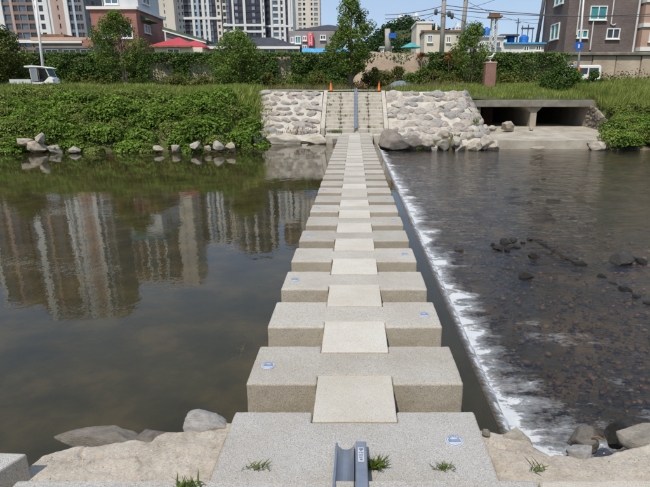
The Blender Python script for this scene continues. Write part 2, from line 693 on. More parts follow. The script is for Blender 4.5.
def blades(pts, h, rng, w=.02, lean=.35):
    n = len(pts)
    ang = rng.uniform(0, 2 * math.pi, n)
    hh = (h * rng.uniform(.5, 1.25, n))[:, None]
    d = np.stack([np.cos(ang), np.sin(ang), np.zeros(n)], 1)
    s = np.stack([-np.sin(ang), np.cos(ang), np.zeros(n)], 1) * w
    z = np.array([[0, 0, 1.0]])
    ln = rng.uniform(.05, lean, n)[:, None]
    V = np.empty((n, 4, 3))
    V[:, 0] = pts - s
    V[:, 1] = pts + s
    V[:, 2] = pts + s * .7 + z * hh * .6 + d * hh * ln * .4
    V[:, 3] = pts + z * hh + d * hh * ln
    return V.reshape(-1, 3), np.arange(n * 4).reshape(n, 4)


def obj_np(name, VQ, mat, parent=None, loc=None):
    V, Q = VQ
    org = ORG.get(parent.name) if parent is not None else loc
    me = np_mesh(name, V, Q, mat, org=org)
    o = bpy.data.objects.new(name, me)
    link(o, parent)
    if parent is None and loc is not None:
        o.location = loc
    return o


# ------------------------------------------------------------------ terrain
XC0, XC1 = 7.95, 14.75           # culvert mouth
YH = 33.0                        # culvert headwall
ZU = 5.65                         # upper ground behind the retaining wall
YW = 44.5                        # retaining wall face


def xwing(Y):
    return pl(Y, [(26.9, 13.3), (28.6, 13.8), (30.4, 15.05), (33, 14.8), (33.2, 14.75)])


def far_profile(X, Y):
    base = -.7 if X < 1.2 else -.58
    L = pl(Y, [(22.3, base), (23.2, .05), (25.5, 1.3), (28.2, 2.25), (31, 2.55), (40, 2.7), (44, 3.1)])
    Cc = pl(Y, [(26.9, base), (27.4, .0), (28.3, .25), (32.0, 2.40), (33, 2.6), (40, 2.75), (44, 3.1)])
    Rr = pl(Y, [(26.7, base), (27.3, -.25), (31, 1.5), (34, 2.45), (39, 3.05), (44, 3.4)])
    if X < 3:
        t = sstep(-6.6, -5.0, X)
        z = lerp(L, Cc, t)
    elif 6.0 < X < XC0 and Y < 32.9:
        z = -.4
    elif X < XC0:
        # plateau behind the revetment climbs towards the right
        z = Cc if Y < 32.3 else lerp(Cc, Rr if Y > 34 else max(Cc, Rr), sstep(3, 7.5, X) * sstep(32.3, 36, Y))
        if X > 6.0:
            z = min(z, 1.75 + (Y - 32.9) * .45)
    elif X <= XC1 and not (Y < 29.2 and X > xwing(Y) + .15):
        z = -.45 if Y < 41.5 else pl(Y, [(41.5, 3.2), (44, 3.4)])
    else:
        z = Rr if X > xwing(Y) + .15 else -.45
    return z


def gz(X, Y):
    if Y > YW + .25:
        return ZU
    if Y < 3.4:
        n = pl(Y, [(-9, 2.6), (-4, 2.5), (1.6, .35), (2.2, .30), (2.6, .0), (3.3, -.7 if X < 1.2 else -.58)])
        return n
    z = far_profile(X, Y)
    if z < -.4:
        return z + .08 * (float(vnoise(X * .7, Y * .7, 3)) - .5)
    if Y > 33:
        z += .15 * (float(vnoise(X * .5, Y * .5, 5)) - .5)
    return z


xs = [-1500, -700, -350, -200, -120, -80, -60, -50] + list(np.arange(-42, 42.01, .7)) + [50, 60, 80, 120, 200, 350, 700, 1500]
xs = sorted(set([round(float(x), 3) for x in xs] + [XC0 - .02, XC0, XC1, XC1 + .02] + [round(13.2 + .15 * q_, 3) for q_ in range(16)]))
ys = [-80, -30, -14, -9, -6, -4, -2, -.5, .5, 1.2, 1.7, 2.1, 2.4, 2.7, 3.0, 3.3, 3.6] + list(np.arange(4.2, 44.0, .7)) + \
     [41.49, 41.5, YW + .2, YW + .26, 50, 60, 80, 120, 200, 400, 900, 2200, 5000]
ys = sorted(set([round(float(y), 3) for y in ys] + [round(26.6 + .25 * q_, 3) for q_ in range(28)]))
g = MB()
g.grid([(x, y, gz(x, y)) for x in xs for y in ys], len(xs), len(ys))
m, n, l, out = new_mat('terrain')
tc = n.new('ShaderNodeTexCoord')
f = noise(n, l, tc.outputs['Object'], .8, 6, .65)
gr = ramp(n, l, f, [(.3, (.05, .065, .02)), (.5, (.10, .11, .04)), (.7, (.20, .16, .085))])
f2 = noise(n, l, tc.outputs['Object'], 1.3, 6, .6)
bedc = ramp(n, l, f2, [(.32, (.034, .035, .022)), (.5, (.092, .082, .05)), (.68, (.21, .17, .11))])
sx = n.new('ShaderNodeSeparateXYZ')
l.new(tc.outputs['Object'], sx.inputs[0])
bm_ = ramp(n, l, sx.outputs['Z'], [(0.0, 0.0), (.12, 1.0)])
c = mixc(n, l, bm_, bedc, gr)
principled(n, l, out, c, .95, .1, 0, f2, .6, .05)
ground = g.build('ground', 'terrain', smooth=True)
tag(ground, 'riverbed, grassy banks and the level ground beyond', 'ground', kind='structure')

# water ------------------------------------------------------------
w = MB()
wx = [-120, -60, -30, -15, -8, -4, -2, 0, 1.0, 1.12]
wy = [1.9, 3, 5, 8, 12, 18, 24, 30]
w.grid([(x, y, 0) for x in wx for y in wy], len(wx), len(wy))
tag(w.build('river_water', 'water_still'), 'still green brown river water above the weir', 'water', kind='structure')

ZD = -.35                       # level below the weir
X_ = np.concatenate([np.arange(1.36, 3.6, .035), np.arange(3.6, 9, .09), np.arange(9, 24, .3), [30, 45, 70, 120]])
Y_ = np.concatenate([np.arange(2.0, 9, .045), np.arange(9, 32, .16)])
GX, GY = np.meshgrid(X_, Y_, indexing='ij')
dx = GX - 1.36
# reach of the white water varies along the weir and is longest by the near bank
reach = .22 + .42 * fbm(GY * 1.7, GY * 0, 11, 3) + .55 * np.exp(-((GY - 3.8) / .8) ** 2) + .05 * np.sin(GY * 3.1)
reach = reach * np.clip(1.15 - GY / 60, .6, 1.2)
foam = np.clip(1.0 - dx / reach, 0, 1) ** .7
streak = fbm(GX * 1.8, GY * 8, 21, 5)
foam = foam * np.clip(-.05 + 1.7 * streak, 0, 1.15) * .60
foam = np.maximum(foam, np.clip(1.15 - dx / (.20 + .16 * fbm(GY * 2.6, GX * 0, 27, 3)), 0, 1) * (.28 + .42 * fbm(GX * 7, GY * 9, 29, 3)))
patch = fbm(GX * 1.6 + 9, GY * 1.8, 31, 4)
tail = np.clip((patch - .52) * 3.2, 0, 1) * np.exp(-((GY - 4.3) / 1.3) ** 2) * np.exp(-((GX - 2.4) / .9) ** 2)
foam = np.clip(foam + tail * .55, 0, .9) * (1 - np.clip((3.45 - GY) / .35, 0, 1) * np.clip((GX - 1.55) / .3, 0, 1))
foam += np.clip((fbm(GX * 2.2, GY * 5, 41, 3) - .60) * 2.0, 0, .35) * np.exp(-dx / 2.4)
turb = np.exp(-dx / .8)
GZ = ZD + turb * .09 * (fbm(GX * 4, GY * 6, 51, 4) - .35) + .022 * (fbm(GX * 2.0, GY * 4.0, 61, 4) - .5) * np.clip(1.6 - GY / 22, .3, 1)
GZ = GZ + .02 * foam
VV = np.stack([GX, GY, GZ], -1).reshape(-1, 3)
nv = len(Y_)
ii, jj = np.meshgrid(np.arange(len(X_) - 1), np.arange(nv - 1), indexing='ij')
b0 = (ii * nv + jj).ravel()
QQ = np.stack([b0, b0 + nv, b0 + nv + 1, b0 + 1], 1)
me = np_mesh('running_water', VV, QQ, 'water_run', True)
fa = me.attributes.new('foam', 'FLOAT', 'POINT')
fa.data.foreach_set('value', foam.ravel().astype(np.float32))
o = bpy.data.objects.new('running_water', me)
link(o)
tag(o, 'shallow rippled water with white foam below the weir', 'water', kind='structure')

# sheet of water curling over the weir crest
prof = [(1.12, 0), (1.16, -.003), (1.195, -.012), (1.225, -.035), (1.255, -.08), (1.285, -.15), (1.315, -.23), (1.345, -.30), (1.385, -.36), (1.43, -.39)]
Y2 = np.concatenate([np.arange(2.2, 12, .04), np.arange(12, 30, .15)])
V, F = [], []
for i, (x, z) in enumerate(prof):
    t = i / (len(prof) - 1)
    nn = vnoise(Y2 * 9, Y2 * 0 + i * .25, 71) - .5
    for y, q in zip(Y2, nn):
        V.append((x + .03 * q * t, y, z + .02 * q * t))
k = len(Y2)
QQ = [(i * k + j, (i + 1) * k + j, (i + 1) * k + j + 1, i * k + j + 1) for i in range(len(prof) - 1) for j in range(k - 1)]
me = np_mesh('weir_overflow', V, QQ, 'water_run', True)
fa = me.attributes.new('foam', 'FLOAT', 'POINT')
foam_sheen = []
for i in range(len(prof)):
    t = i / (len(prof) - 1)
    nn = vnoise(Y2 * 22, Y2 * 0 + i * .15, 81)
    foam_sheen += list(np.clip(.42 + t * .40 + .40 * (nn - .5), 0, .78) if i > 1 else np.full(len(Y2), 0.0 if i == 0 else .25))  # even pale base puts the sheet's sky reflection into the colour; streaks are foam
fa.data.foreach_set('value', np.array(foam_sheen, dtype=np.float32))
o = bpy.data.objects.new('weir_overflow', me)
link(o)
tag(o, 'thin sheet of water spilling over the weir crest', 'water', kind='structure')

wr = MB()
wr.prism([(1.08, -.85), (1.36, -.85), (1.24, -.06), (1.20, -.03), (1.14, -.03)], 2.45, 28.0)
tag(wr.build('weir_wall', 'concrete_dark', loc=(1.2, 2.45, -.85)), 'low concrete weir wall running along the right of the stepping stones', 'weir')


# ------------------------------------------------------------------ rocks
def rock_mesh(name, seed, mat, sub=4, cuts=15, rough=.06):
    import bmesh
    rnd = random.Random(seed)
    bm = bmesh.new()
    bmesh.ops.create_icosphere(bm, subdivisions=sub, radius=1)
    planes = []
    for _ in range(cuts):
        d = Vector((rnd.gauss(0, 1), rnd.gauss(0, 1), rnd.gauss(0, .8))).normalized()
        planes.append((d, rnd.uniform(.48, .80)))
    off = Vector((rnd.uniform(0, 50), rnd.uniform(0, 50), rnd.uniform(0, 50)))
    for v in bm.verts:
        p = v.co.copy()
        for d, k in planes:
            e = p.dot(d) - k
            if e > 0:
                p -= d * e * .985
        p *= 1 + rough * 1.5 * mnoise.noise(p * 1.7 + off) + rough * .7 * mnoise.noise(p * 5 + off) + rough * .4 * mnoise.noise(p * 12 + off)
        v.co = p
    me = bpy.data.meshes.new(name)
    bm.to_mesh(me)
    bm.free()
    for p in me.polygons:
        p.use_smooth = True
    me.materials.append(MATS[mat])
    return me


ROCKS = {}
for mt in ('rock_tan', 'rock_grey', 'rock_white', 'rock_wet'):
    ROCKS[mt] = [rock_mesh('rock', 100 + k, mt) for k in range(6)]
rockmat('rock_wing', [(0, (.13, .11, .085)), (.6, (.20, .165, .125)), (1, (.30, .26, .20))])
SETD = [rock_mesh('stone', 340 + k, 'rock_wing', 3, 10, .1) for k in range(5)]
SETS = [rock_mesh('stone', 300 + k, 'rock_set', 3, 11, .09) for k in range(9)]


def rock(name, label, loc, scale, rz, mat='rock_tan', var=0, group=None, tilt=0, cat='rock'):
    o = bpy.data.objects.new(name, ROCKS[mat][var % 6])
    link(o)
    o.location = loc
    o.scale = scale
    o.rotation_euler = (tilt, tilt * .6, rz)
    return tag(o, label, cat, group)


ORD = ['first', 'second', 'third', 'fourth', 'fifth', 'sixth', 'seventh', 'eighth', 'ninth', 'tenth', 'eleventh', 'twelfth',
       'thirteenth', 'fourteenth', 'fifteenth', 'sixteenth', 'seventeenth', 'eighteenth', 'nineteenth', 'twentieth',
       'twenty-first', 'twenty-second', 'twenty-third', 'twenty-fourth', 'twenty-fifth', 'twenty-sixth', 'twenty-seventh',
       'twenty-eighth', 'twenty-ninth', 'thirtieth']

# ------------------------------------------------------------------ stepping stones
ZT = .5
W2 = .785
S0, SP, SD = 3.199, .922, .572       # front of the first stone, spacing, depth
NST = 26


def make_badge(parent, x, y):
    b = MB().lathe([(.052, 0), (.054, .002), (.051, .0035)], (x, y, ZT + .0005), 28)
    d = b.build('badge', 'badge_white', parent)
    rr = MB()
    nseg = 28
    vs_, fs = [], []
    for k in range(nseg):
        a = 2 * math.pi * k / nseg
        for r_ in (.045, .048):
            vs_.append((x + r_ * math.cos(a), y + r_ * math.sin(a), ZT + .0062))
    for k in range(nseg):
        fs.append((2 * k, 2 * k + 1, 2 * ((k + 1) % nseg) + 1, 2 * ((k + 1) % nseg)))
    rr.add(vs_, fs)
    ORG[d.name] = ORG[parent.name]
    rr.build('badge_ring', 'badge_blue', d)
    q = MB().box(x - .036, x + .036, y - .014, y + .010, ZT + .0042, ZT + .0068)
    q.build('badge_bar', 'badge_blue', d)
    q = MB()
    for k in range(5):
        a = R(140 - 25 * k)
        cx, cy = x + .034 * math.cos(a), y + .034 * math.sin(a)
        q.box(cx - .005, cx + .005, cy - .006, cy + .006, ZT + .0042, ZT + .0064)
    q.build('badge_lettering', 'badge_blue', d)


mk('badge_white', (.40, .43, .49), (.56, .58, .62), 40, .4, 60, .05, .001)
mk('badge_blue', (.12, .17, .30), (.26, .30, .40), 40, .4, 60, .05, .001)

random.seed(21)
NT = .115          # depth of the notch that carries the linking slab
NW = .274          # half width of the notch


def stone_mesh(y0, y1, front=True, back=True, z0=-.62):
    """block with notches for the slabs; x centred, returned in world space around x=0"""
    mb = MB()
    zt = ZT
    # plan outline with notches (open to the top, cut to a shelf 0.16 below the top)
    f0 = y0 + NT if front else y0
    b0_ = y1 - NT if back else y1
    # side masses and the middle
    up = []
    up = [(-W2, y0), (-NW, y0)]
    if front:
        up += [(-NW, f0), (NW, f0)]
    up += [(NW, y0), (W2, y0), (W2, y1), (NW, y1)]
    if back:
        up += [(NW, b0_), (-NW, b0_)]
    up += [(-NW, y1), (-W2, y1)]
    out_ = []
    for p in up:
        if not out_ or (abs(out_[-1][0] - p[0]) + abs(out_[-1][1] - p[1])) > 1e-6:
            out_.append(p)
    mb.prismz(out_, z0, zt)
    return mb


WEAR = bpy.data.textures.new('wear', 'CLOUDS')
WEAR.noise_scale = .09
WEAR.noise_depth = 3


def wear(o_, lv):
    """rough hewn, slightly chipped faces and edges"""
    o_.modifiers.new('triangles', 'TRIANGULATE')
    sb_ = o_.modifiers.new('cut', 'SUBSURF')
    sb_.subdivision_type = 'SIMPLE'
    sb_.levels = sb_.render_levels = lv
    dp = o_.modifiers.new('wear', 'DISPLACE')
    dp.texture = WEAR
    dp.texture_coords = 'GLOBAL'
    dp.strength = .007
    dp.mid_level = .55


def stone_obj(name, y0, y1, label, front=True, back=True, mat='granite', badge=0, jit=True):
    yc = (y0 + y1) / 2
    t = thing(name, label, 'stepping stone', (0, yc, 0), 0, 'granite stepping stones across the river')
    mb = stone_mesh(y0, y1, front, back)
    mb.v = [(x, y, z) for x, y, z in mb.v]
    o_ = mb.build('block', mat, t, bevel=.018, seg=3)
    if y0 < 8:
        wear(o_, 5 if y0 < 5 else 4)
    if badge:
        make_badge(t, badge * (W2 - .13 if badge > 0 else W2 - .12), yc - .02 + random.uniform(-.03, .06))
    if jit:
        t.location.x += random.uniform(-.006, .006)
        t.location.z += random.uniform(-.003, .003)
        t.rotation_euler.z = random.uniform(-.003, .003)
    return t


B0F, B0B = 2.10, 2.873
stone_obj('stepping_stone', B0F, B0B, 'wide grey granite block at the near bank with blue badge and metal channel', False, True, 'granite_grey', 0, False)
make_badge(bpy.data.objects['stepping_stone'], .60, 2.575)
side = -1
for k in range(NST):
    y0 = S0 + SP * k
    lab = 'granite stepping stone, %s from the near bank%s' % (ORD[k], ', with round blue badge' if k < 9 else '')
    stone_obj('stepping_stone', y0, y0 + SD, lab, True, k < NST - 1, 'granite', side if k < 9 else 0)
    side = -side
for k in range(NST):
    y1 = S0 + SP * k + NT - .003
    y0 = (B0B if k == 0 else S0 + SP * (k - 1) + SD) - NT + .003
    mb = MB().box(-NW + .003, NW - .003, y0, y1, ZT - .165, ZT + .002)
    yc = (y0 + y1) / 2
    lab = 'pale granite slab linking the near block to the first stepping stone' if k == 0 else \
        'pale granite slab linking the %s and %s stepping stones' % (ORD[k - 1], ORD[k])
    o = mb.build('linking_slab', 'granite_light', loc=(0, yc, 0), bevel=.006)
    if k < 5:
        wear(o, 5)
        o.modifiers['wear'].strength = .004
    o.location.x += random.uniform(-.002, .002)
    o.location.z += random.uniform(-.001, .002)
    tag(o, lab, 'slab', 'pale slabs linking the stepping stones')

# ------------------------------------------------------------------ near bank
ZS = .62
for x0, x1, lab in ((-1.72, .925, 'long granite step in front of the near block, left piece'),
                    (.933, 3.6, 'long granite step in front of the near block, right piece')):
    mb = MB().box(x0, x1, 1.2, 2.125, .2, ZS)
    o = mb.build('granite_step', 'granite_grey' if x0 < 0 else 'granite_light', loc=((x0 + x1) / 2, 1.6, .2), bevel=.022, seg=3)
    wear(o, 6)
    tag(o, lab, 'step', 'granite steps of the near bank')
for k in range(1, 8):
    for x0, x1, sd_ in ((-1.72, .92, 'left'), (.93, 3.6, 'right')):
        mb = MB().box(x0, x1, 1.2 - .42 * k, 1.2 - .42 * (k - 1) - .004, .2 + .15 * k, ZS + .16 * k)
        o = mb.build('granite_step', 'granite_grey', loc=((x0 + x1) / 2, 1 - .42 * k, .2), bevel=.02)
        tag(o, 'granite step behind the viewpoint, %s one up, %s piece' % (ORD[k - 1], sd_), 'step', 'granite steps of the near bank')
# squared block at the left edge
p0 = atz(27, 453, .60)
p1 = atz(0, 470, .60)
dv = (p1 - p0).normalized()
nv_ = Vector((-1, .05, 0)).normalized()
q = [p0, p0 + nv_ * 1.4, p0 + nv_ * 1.4 + dv * .9, p0 + dv * .9]
mb = MB().prismz([(a.x, a.y) for a in q], .1, .60)
o = mb.build('granite_block', 'granite_grey', loc=(p0.x, p0.y, .1), bevel=.012)
tag(o, 'squared grey granite block at the lower left corner, shading the mortar', 'block')


def pad(name, label, xa, xb, edge, yfront, ztop, seed):
    nx, ny = 150, 60
    P = []
    for i in range(nx):
        x = lerp(xa, xb, i / (nx - 1))
        yb = pl(x, edge) + .05 * (float(fbm(x * 5, 0, seed, 3)) - .5)
        for j in range(ny):
            t = j / (ny - 1)
            y = lerp(yfront, yb, min(t / .86, 1)) + (max(0, t - .86) / .14) * .10
            z = ztop + .06 * (float(fbm(x * 2.5, y * 2.5, seed + 5, 5)) - .5) - .014 * float(fbm(x * 22, y * 22, seed + 9, 2))
            ck = abs(float(fbm(x * 2.2 + 3, y * 2.2, seed + 13, 4)) - .5)
            z -= .02 * max(0, 1 - ck / .008)
            z -= .02 * sstep(.6, .86, t)
            if t > .86:
                u = (t - .86) / .14
                z -= u * u * .55
            z = z - .3 * sstep(.985, 1.0, abs(2 * i / (nx - 1) - 1))
            P.append((x, y, z))
    mb_ = MB()
    mb_.grid(P, nx, ny)
    o_ = mb_.build(name, 'mortar', loc=((xa + xb) / 2, yfront, ztop), smooth=True)
    return tag(o_, label, 'mortar')


def W(px, py, z):
    a = atz(px, py, z)
    return (a.x, a.y)


padL = [W(20, 474, .43), W(42, 456, .43), W(70, 447, .43), W(120, 440, .43), W(165, 434, .43), W(200, 430, .43), W(236, 418, .43)]
pad('mortar_apron', 'sandy mortar apron left of the near block, cracked, holding a white rock', -2.05, -.79, padL, 1.95, .44, 5)
padR = [W(482, 430, .43), W(500, 433, .43), W(520, 432, .43), W(545, 452, .43), W(580, 457, .43), W(610, 452, .43), W(650, 440, .43), W(760, 430, .43)]
pad('mortar_apron', 'sandy mortar apron right of the near block beside the white water', .79, 3.3, padR, 2.0, .44, 15)


def prock(name, label, px, py, z, s, rz, mat, var, tilt=0, cat='rock', group=None):
    a = atz(px, py, z)
    return rock(name, label, (a.x, a.y, z), s, rz, mat, var, group, tilt, cat)


prock('rock', 'pale rounded rock set beside the near block, left side', 203, 424, .42, (.185, .10, .10), .1, 'rock_white', 0)
prock('rock', 'flat brown rock slab along the water left of the mortar', 104, 441, .33, (.42, .13, .12), -.10, 'rock_grey', 1)
prock('rock', 'small dark rock wedged at the end of the flat brown slab', 152, 440, .38, (.14, .09, .07), .4, 'rock_grey', 2)
prock('rock', 'white speckled rock on the right mortar apron', 579, 452, .42, (.14, .075, .07), .05, 'rock_white', 3)
prock('rock', 'big grey boulder at the right edge above the riffle', 652, 441, .32, (.30, .16, .13), .1, 'rock_tan', 4)
prock('rock', 'grey leaning rock in the gap behind the white speckled rock', 586, 440, .10, (.18, .13, .12), .6, 'rock_grey', 5)
prock('rock', 'wet dark rock in the gap left of the big right boulder', 616, 436, .05, (.12, .10, .14), 1.2, 'rock_wet', 2)
prock('rock', 'small brown pebble rock at the corner of the near block', 486, 433, .45, (.035, .03, .03), .4, 'rock_tan', 2)
prock('rock', 'tan rock bulging under the mortar beside the weir end', 515, 440, .38, (.14, .09, .09), .2, 'rock_tan', 1)
# loose grit lying on the mortar
rng = np.random.default_rng(18)
gm = rock_mesh('grit', 502, 'rock_tan', 1, 6, .2)
gv = np.array([v.co[:] for v in gm.vertices])
gf = np.array([q_.vertices[:] for q_ in gm.polygons])
NG = 420
gxx = np.where(rng.uniform(0, 1, NG) < .45, rng.uniform(-1.9, -.82, NG), rng.uniform(.84, 2.6, NG))
gyy = 2.15 + rng.uniform(0, 1, NG) * np.where(gxx < 0, .35 + .2 * (gxx + 1.9), .40)
gs_ = .002 + .007 * rng.uniform(0, 1, NG) ** 3
GV = gv[None] * gs_[:, None, None] * np.array([1, .8, .6]) + np.stack([gxx, gyy, np.full(NG, .437)], 1)[:, None]
GF = (gf[None] + (np.arange(NG) * len(gv))[:, None, None]).reshape(-1, 3)
me = np_mesh('grit', GV.reshape(-1, 3), GF, 'granite_light', True)
o = bpy.data.objects.new('grit', me)
link(o)
tag(o, 'loose grit and small pebbles on the mortar aprons', 'grit', kind='stuff')
# twig
a = atz(592, 437, .2)
b = atz(606, 441, .2)
tag(MB().tube([a, (a + b) / 2 + Vector((0, .01, .01)), b], [.008, .007, .004], 6).build('twig', 'leaf_dry', loc=a), 'dry yellow twig caught between the right rocks', 'twig')

# wheel channel on the near block --------------------------------------------
def channel(name, label, y0, z0, y1, z1, xc, width, front=True):
    """bicycle wheel channel: half-round groove plus flat flange, running from (y0, z0) to (y1, z1)"""
    t = thing(name, label, 'wheel channel', (xc, y0, z0))
    hw = width / 2
    sec = [(-hw, 0), (-hw, .06), (-hw + .012, .06)]
    gx, gr_ = -hw + .012 + .048, .048
    for k in range(1, 12):
        a_ = math.pi + math.pi * k / 12
        sec.append((gx + gr_ * math.cos(a_), .06 + gr_ * math.sin(a_)))
    sec += [(gx + gr_, .06)]
    base = sec + [(gx + gr_ + .004, .0)]
    dirv = Vector((0, y1 - y0, z1 - z0))

    def sweep(prof_, nm, mt, dz=0, par=t):
        n_ = len(prof_)
        vs_ = [(xc + x, y0, z0 + z + dz) for x, z in prof_] + [(xc + x, y1, z1 + z + dz) for x, z in prof_]
        fs = [(i, (i + 1) % n_, (i + 1) % n_ + n_, i + n_) for i in range(n_)]
        fs += [tuple(range(n_ - 1, -1, -1)), tuple(range(n_, 2 * n_))]
        m_ = MB()
        m_.add(vs_, fs)
        return m_.build(nm, mt, par)
    sweep(base, 'groove', 'grey_metal')
    fx = gx + gr_ + .006
    sweep([(fx, 0), (fx, .062), (fx + .006, .068), (hw - .006, .068), (hw, .062), (hw, 0)], 'flange', 'flange_metal')
    return t, fx, hw


mk('flange_metal', (.25, .28, .34), (.36, .39, .44), 9, .4, 120, .1, .002, .5, .5)
pA = atz(351, 443, ZT + .06)
ch, fx, hw = channel('wheel_channel', 'grey metal bicycle wheel channel with sticker, starting on the near block', pA.y, ZT + .003, 1.2, ZS + .12, pA.x, .178)
# sticker on the flange
sx_ = (fx + hw) / 2
slope = (ZS + .12 - ZT - .003) / (1.2 - pA.y)
ya, yb = pA.y - .07, pA.y - .22


def zz(y):
    return ZT + .003 + .0695 + slope * (y - pA.y)


st = MB()
st.add([(pA.x + sx_ - .018, ya, zz(ya)), (pA.x + sx_ + .016, ya, zz(ya)), (pA.x + sx_ + .016, yb, zz(yb)), (pA.x + sx_ - .018, yb, zz(yb)),
        (pA.x + sx_ - .018, ya, zz(ya) + .0012), (pA.x + sx_ + .016, ya, zz(ya) + .0012), (pA.x + sx_ + .016, yb, zz(yb) + .0012), (pA.x + sx_ - .018, yb, zz(yb) + .0012)],
       [(3, 2, 1, 0), (4, 5, 6, 7), (0, 1, 5, 4), (1, 2, 6, 5), (2, 3, 7, 6), (3, 0, 4, 7)])
stk = st.build('sticker', 'badge_white', ch)
mk('sticker_mark', (.12, .13, .16), (.2, .2, .24), 20, .5)
q = MB()
for k, (u0, u1, v0, v1) in enumerate(((-.011, .011, .012, .030), (-.005, .003, .030, .040), (-.012, -.004, .055, .062), (.000, .011, .055, .062), (-.012, .010, .075, .080),
                                      (-.012, .010, .090, .095), (-.012, .007, .105, .110), (-.007, .007, .122, .136))):
    y_a, y_b = ya - v0, ya - v1
    q.add([(pA.x + sx_ + u0, y_a, zz(y_a) + .0022), (pA.x + sx_ + u1, y_a, zz(y_a) + .0022), (pA.x + sx_ + u1, y_b, zz(y_b) + .0022), (pA.x + sx_ + u0, y_b, zz(y_b) + .0022)], [(0, 1, 2, 3)])
q.build('sticker_print', 'sticker_mark', stk)


# grass tufts in the joints
def tuft(px, py, z, nb, h, spread, label, seed, broad=False):
    rng = np.random.default_rng(seed)
    a_ = atz(px, py, z)
    pts = np.array([[a_.x, a_.y, a_.z]]) + np.c_[rng.normal(0, spread, nb), rng.normal(0, spread * .35, nb), np.zeros(nb)]
    o_ = obj_np('grass_tuft', blades(pts, np.full(nb, h), rng, .0022 if not broad else .005, 1.5), 'grass_green', loc=(a_.x, a_.y, a_.z))
    return tag(o_, label, 'grass tuft', 'grass tufts in the joints of the near steps')


tuft(375, 468, .5, 190, .052, .022, 'dense bright green grass tuft right of the metal wheel channel', 1)
tuft(257, 469, .5, 40, .036, .035, 'thin grass tuft on the near block left of the channel', 2)
tuft(443, 469, .5, 60, .036, .022, 'thin grass tuft on the near block right of the channel, below the badge', 3)
tuft(190, 487, .62, 40, .045, .035, 'leafy grass tuft at the bottom edge left of the channel', 4, True)
tuft(537, 470, .46, 24, .05, .025, 'small grass tuft on the right mortar apron', 5)
tuft(4, 487, .45, 30, .05, .03, 'grass tuft at the lower left corner under the squared block', 6)
# submerged pale weed
rng = np.random.default_rng(3)
a = atz(246, 345, -.05)
nb = 16
pts = np.array([[a.x, a.y, -.12]]) + np.c_[rng.normal(0, .10, nb), rng.normal(0, .22, nb), rng.uniform(0, .06, nb)]
tag(obj_np('water_weed', leaves(pts, np.full(nb, .17), rng, .8, .12), 'grass_dry', loc=(a.x, a.y, -.12)), 'pale strands of water weed beside the second stepping stone', 'water weed')

# ------------------------------------------------------------------ stones in the riffle
spots = [(505, 243, .16), (513, 241, .14), (498, 249, .12), (517, 247, .13), (507, 250, .11), (523, 243, .08), (534, 256, .16), (525, 276, .17), (622, 262, .26),
         (633, 259, .10), (459, 251, .12), (529, 240, .09), (511, 247, .09), (493, 245, .08), (641, 262, .12)]
for k, (px, py, s) in enumerate(spots):
    mt = 'rock_wet'
    a = atz(px, py, ZD)
    rock('river_stone', 'wet dark stone breaking the riffle, %s nearest the weir line' % ORD[k] if k != 8 else 'largest brown topped stone in the riffle towards the right edge',
         (a.x, a.y, ZD + .015), (s, s * .8, s * .55), k * 1.3, mt, k, 'wet stones in the riffle')
rng = np.random.default_rng(8)
# dark stone ridge crossing the riffle
for k in range(17):
    t = k / 16
    px, py = lerp(536, 600, t), lerp(240, 275, t) + random.uniform(-1, 1)
    if k > 11:
        px, py = lerp(590, 648, (k - 11) / 5), lerp(270, 303, (k - 11) / 5)
    a = atz(px, py, ZD)
    s = random.uniform(.07, .12) if k < 12 else random.uniform(.05, .08)
    rock('ridge_stone', 'dark stone of the ridge across the riffle, %s from its far end' % ORD[k], (a.x, a.y, ZD + .012), (s * 1.6, s * .9, s * .6), -.5 + random.uniform(-.3, .3), 'rock_wet', k, 'ridge of dark stones across the riffle')
# cobbles of the bed: far too many to count
cm = rock_mesh('cobble', 501, 'pebble', 1, 6, .2)
cv = np.array([v.co[:] for v in cm.vertices])
cf = np.array([p.vertices[:] for p in cm.polygons])
NP_ = 15000
u = rng.uniform(0, 1, NP_)
cyy = 2.4 + 22 * u ** 1.5
cxx = 1.4 + (1.5 + cyy * .9) * rng.uniform(0, 1, NP_) ** .9
cs = (.014 + .055 * rng.uniform(0, 1, NP_) ** 3) * (1 + .02 * cyy)
ca = rng.uniform(0, 6.28, NP_)
cz = np.full(NP_, -.56)
VB = cv[None] * np.stack([cs, cs * rng.uniform(.6, 1, NP_), cs * .55], 1)[:, None]
c_, s_ = np.cos(ca)[:, None], np.sin(ca)[:, None]
VX = VB[:, :, 0] * c_ - VB[:, :, 1] * s_ + cxx[:, None]
VY = VB[:, :, 0] * s_ + VB[:, :, 1] * c_ + cyy[:, None]
VZ = VB[:, :, 2] + cz[:, None] + rng.uniform(0, .10, NP_)[:, None]
FF = (cf[None] + (np.arange(NP_) * len(cv))[:, None, None]).reshape(-1, 3)
m, n, l, out = new_mat('cobbles')
gi = n.new('ShaderNodeNewGeometry')
c = ramp(n, l, gi.outputs['Random Per Island'], [(0, (.045, .034, .023)), (.5, (.115, .082, .052)), (.85, (.20, .13, .08)), (1, (.32, .25, .18))])
principled(n, l, out, c, .6, .4)
me = np_mesh('river_cobbles', np.stack([VX, VY, VZ], -1).reshape(-1, 3), FF, 'cobbles', True)
o = bpy.data.objects.new('river_cobbles', me)
link(o)
tag(o, 'brown cobbles covering the shallow bed below the weir', 'cobbles', kind='stuff')

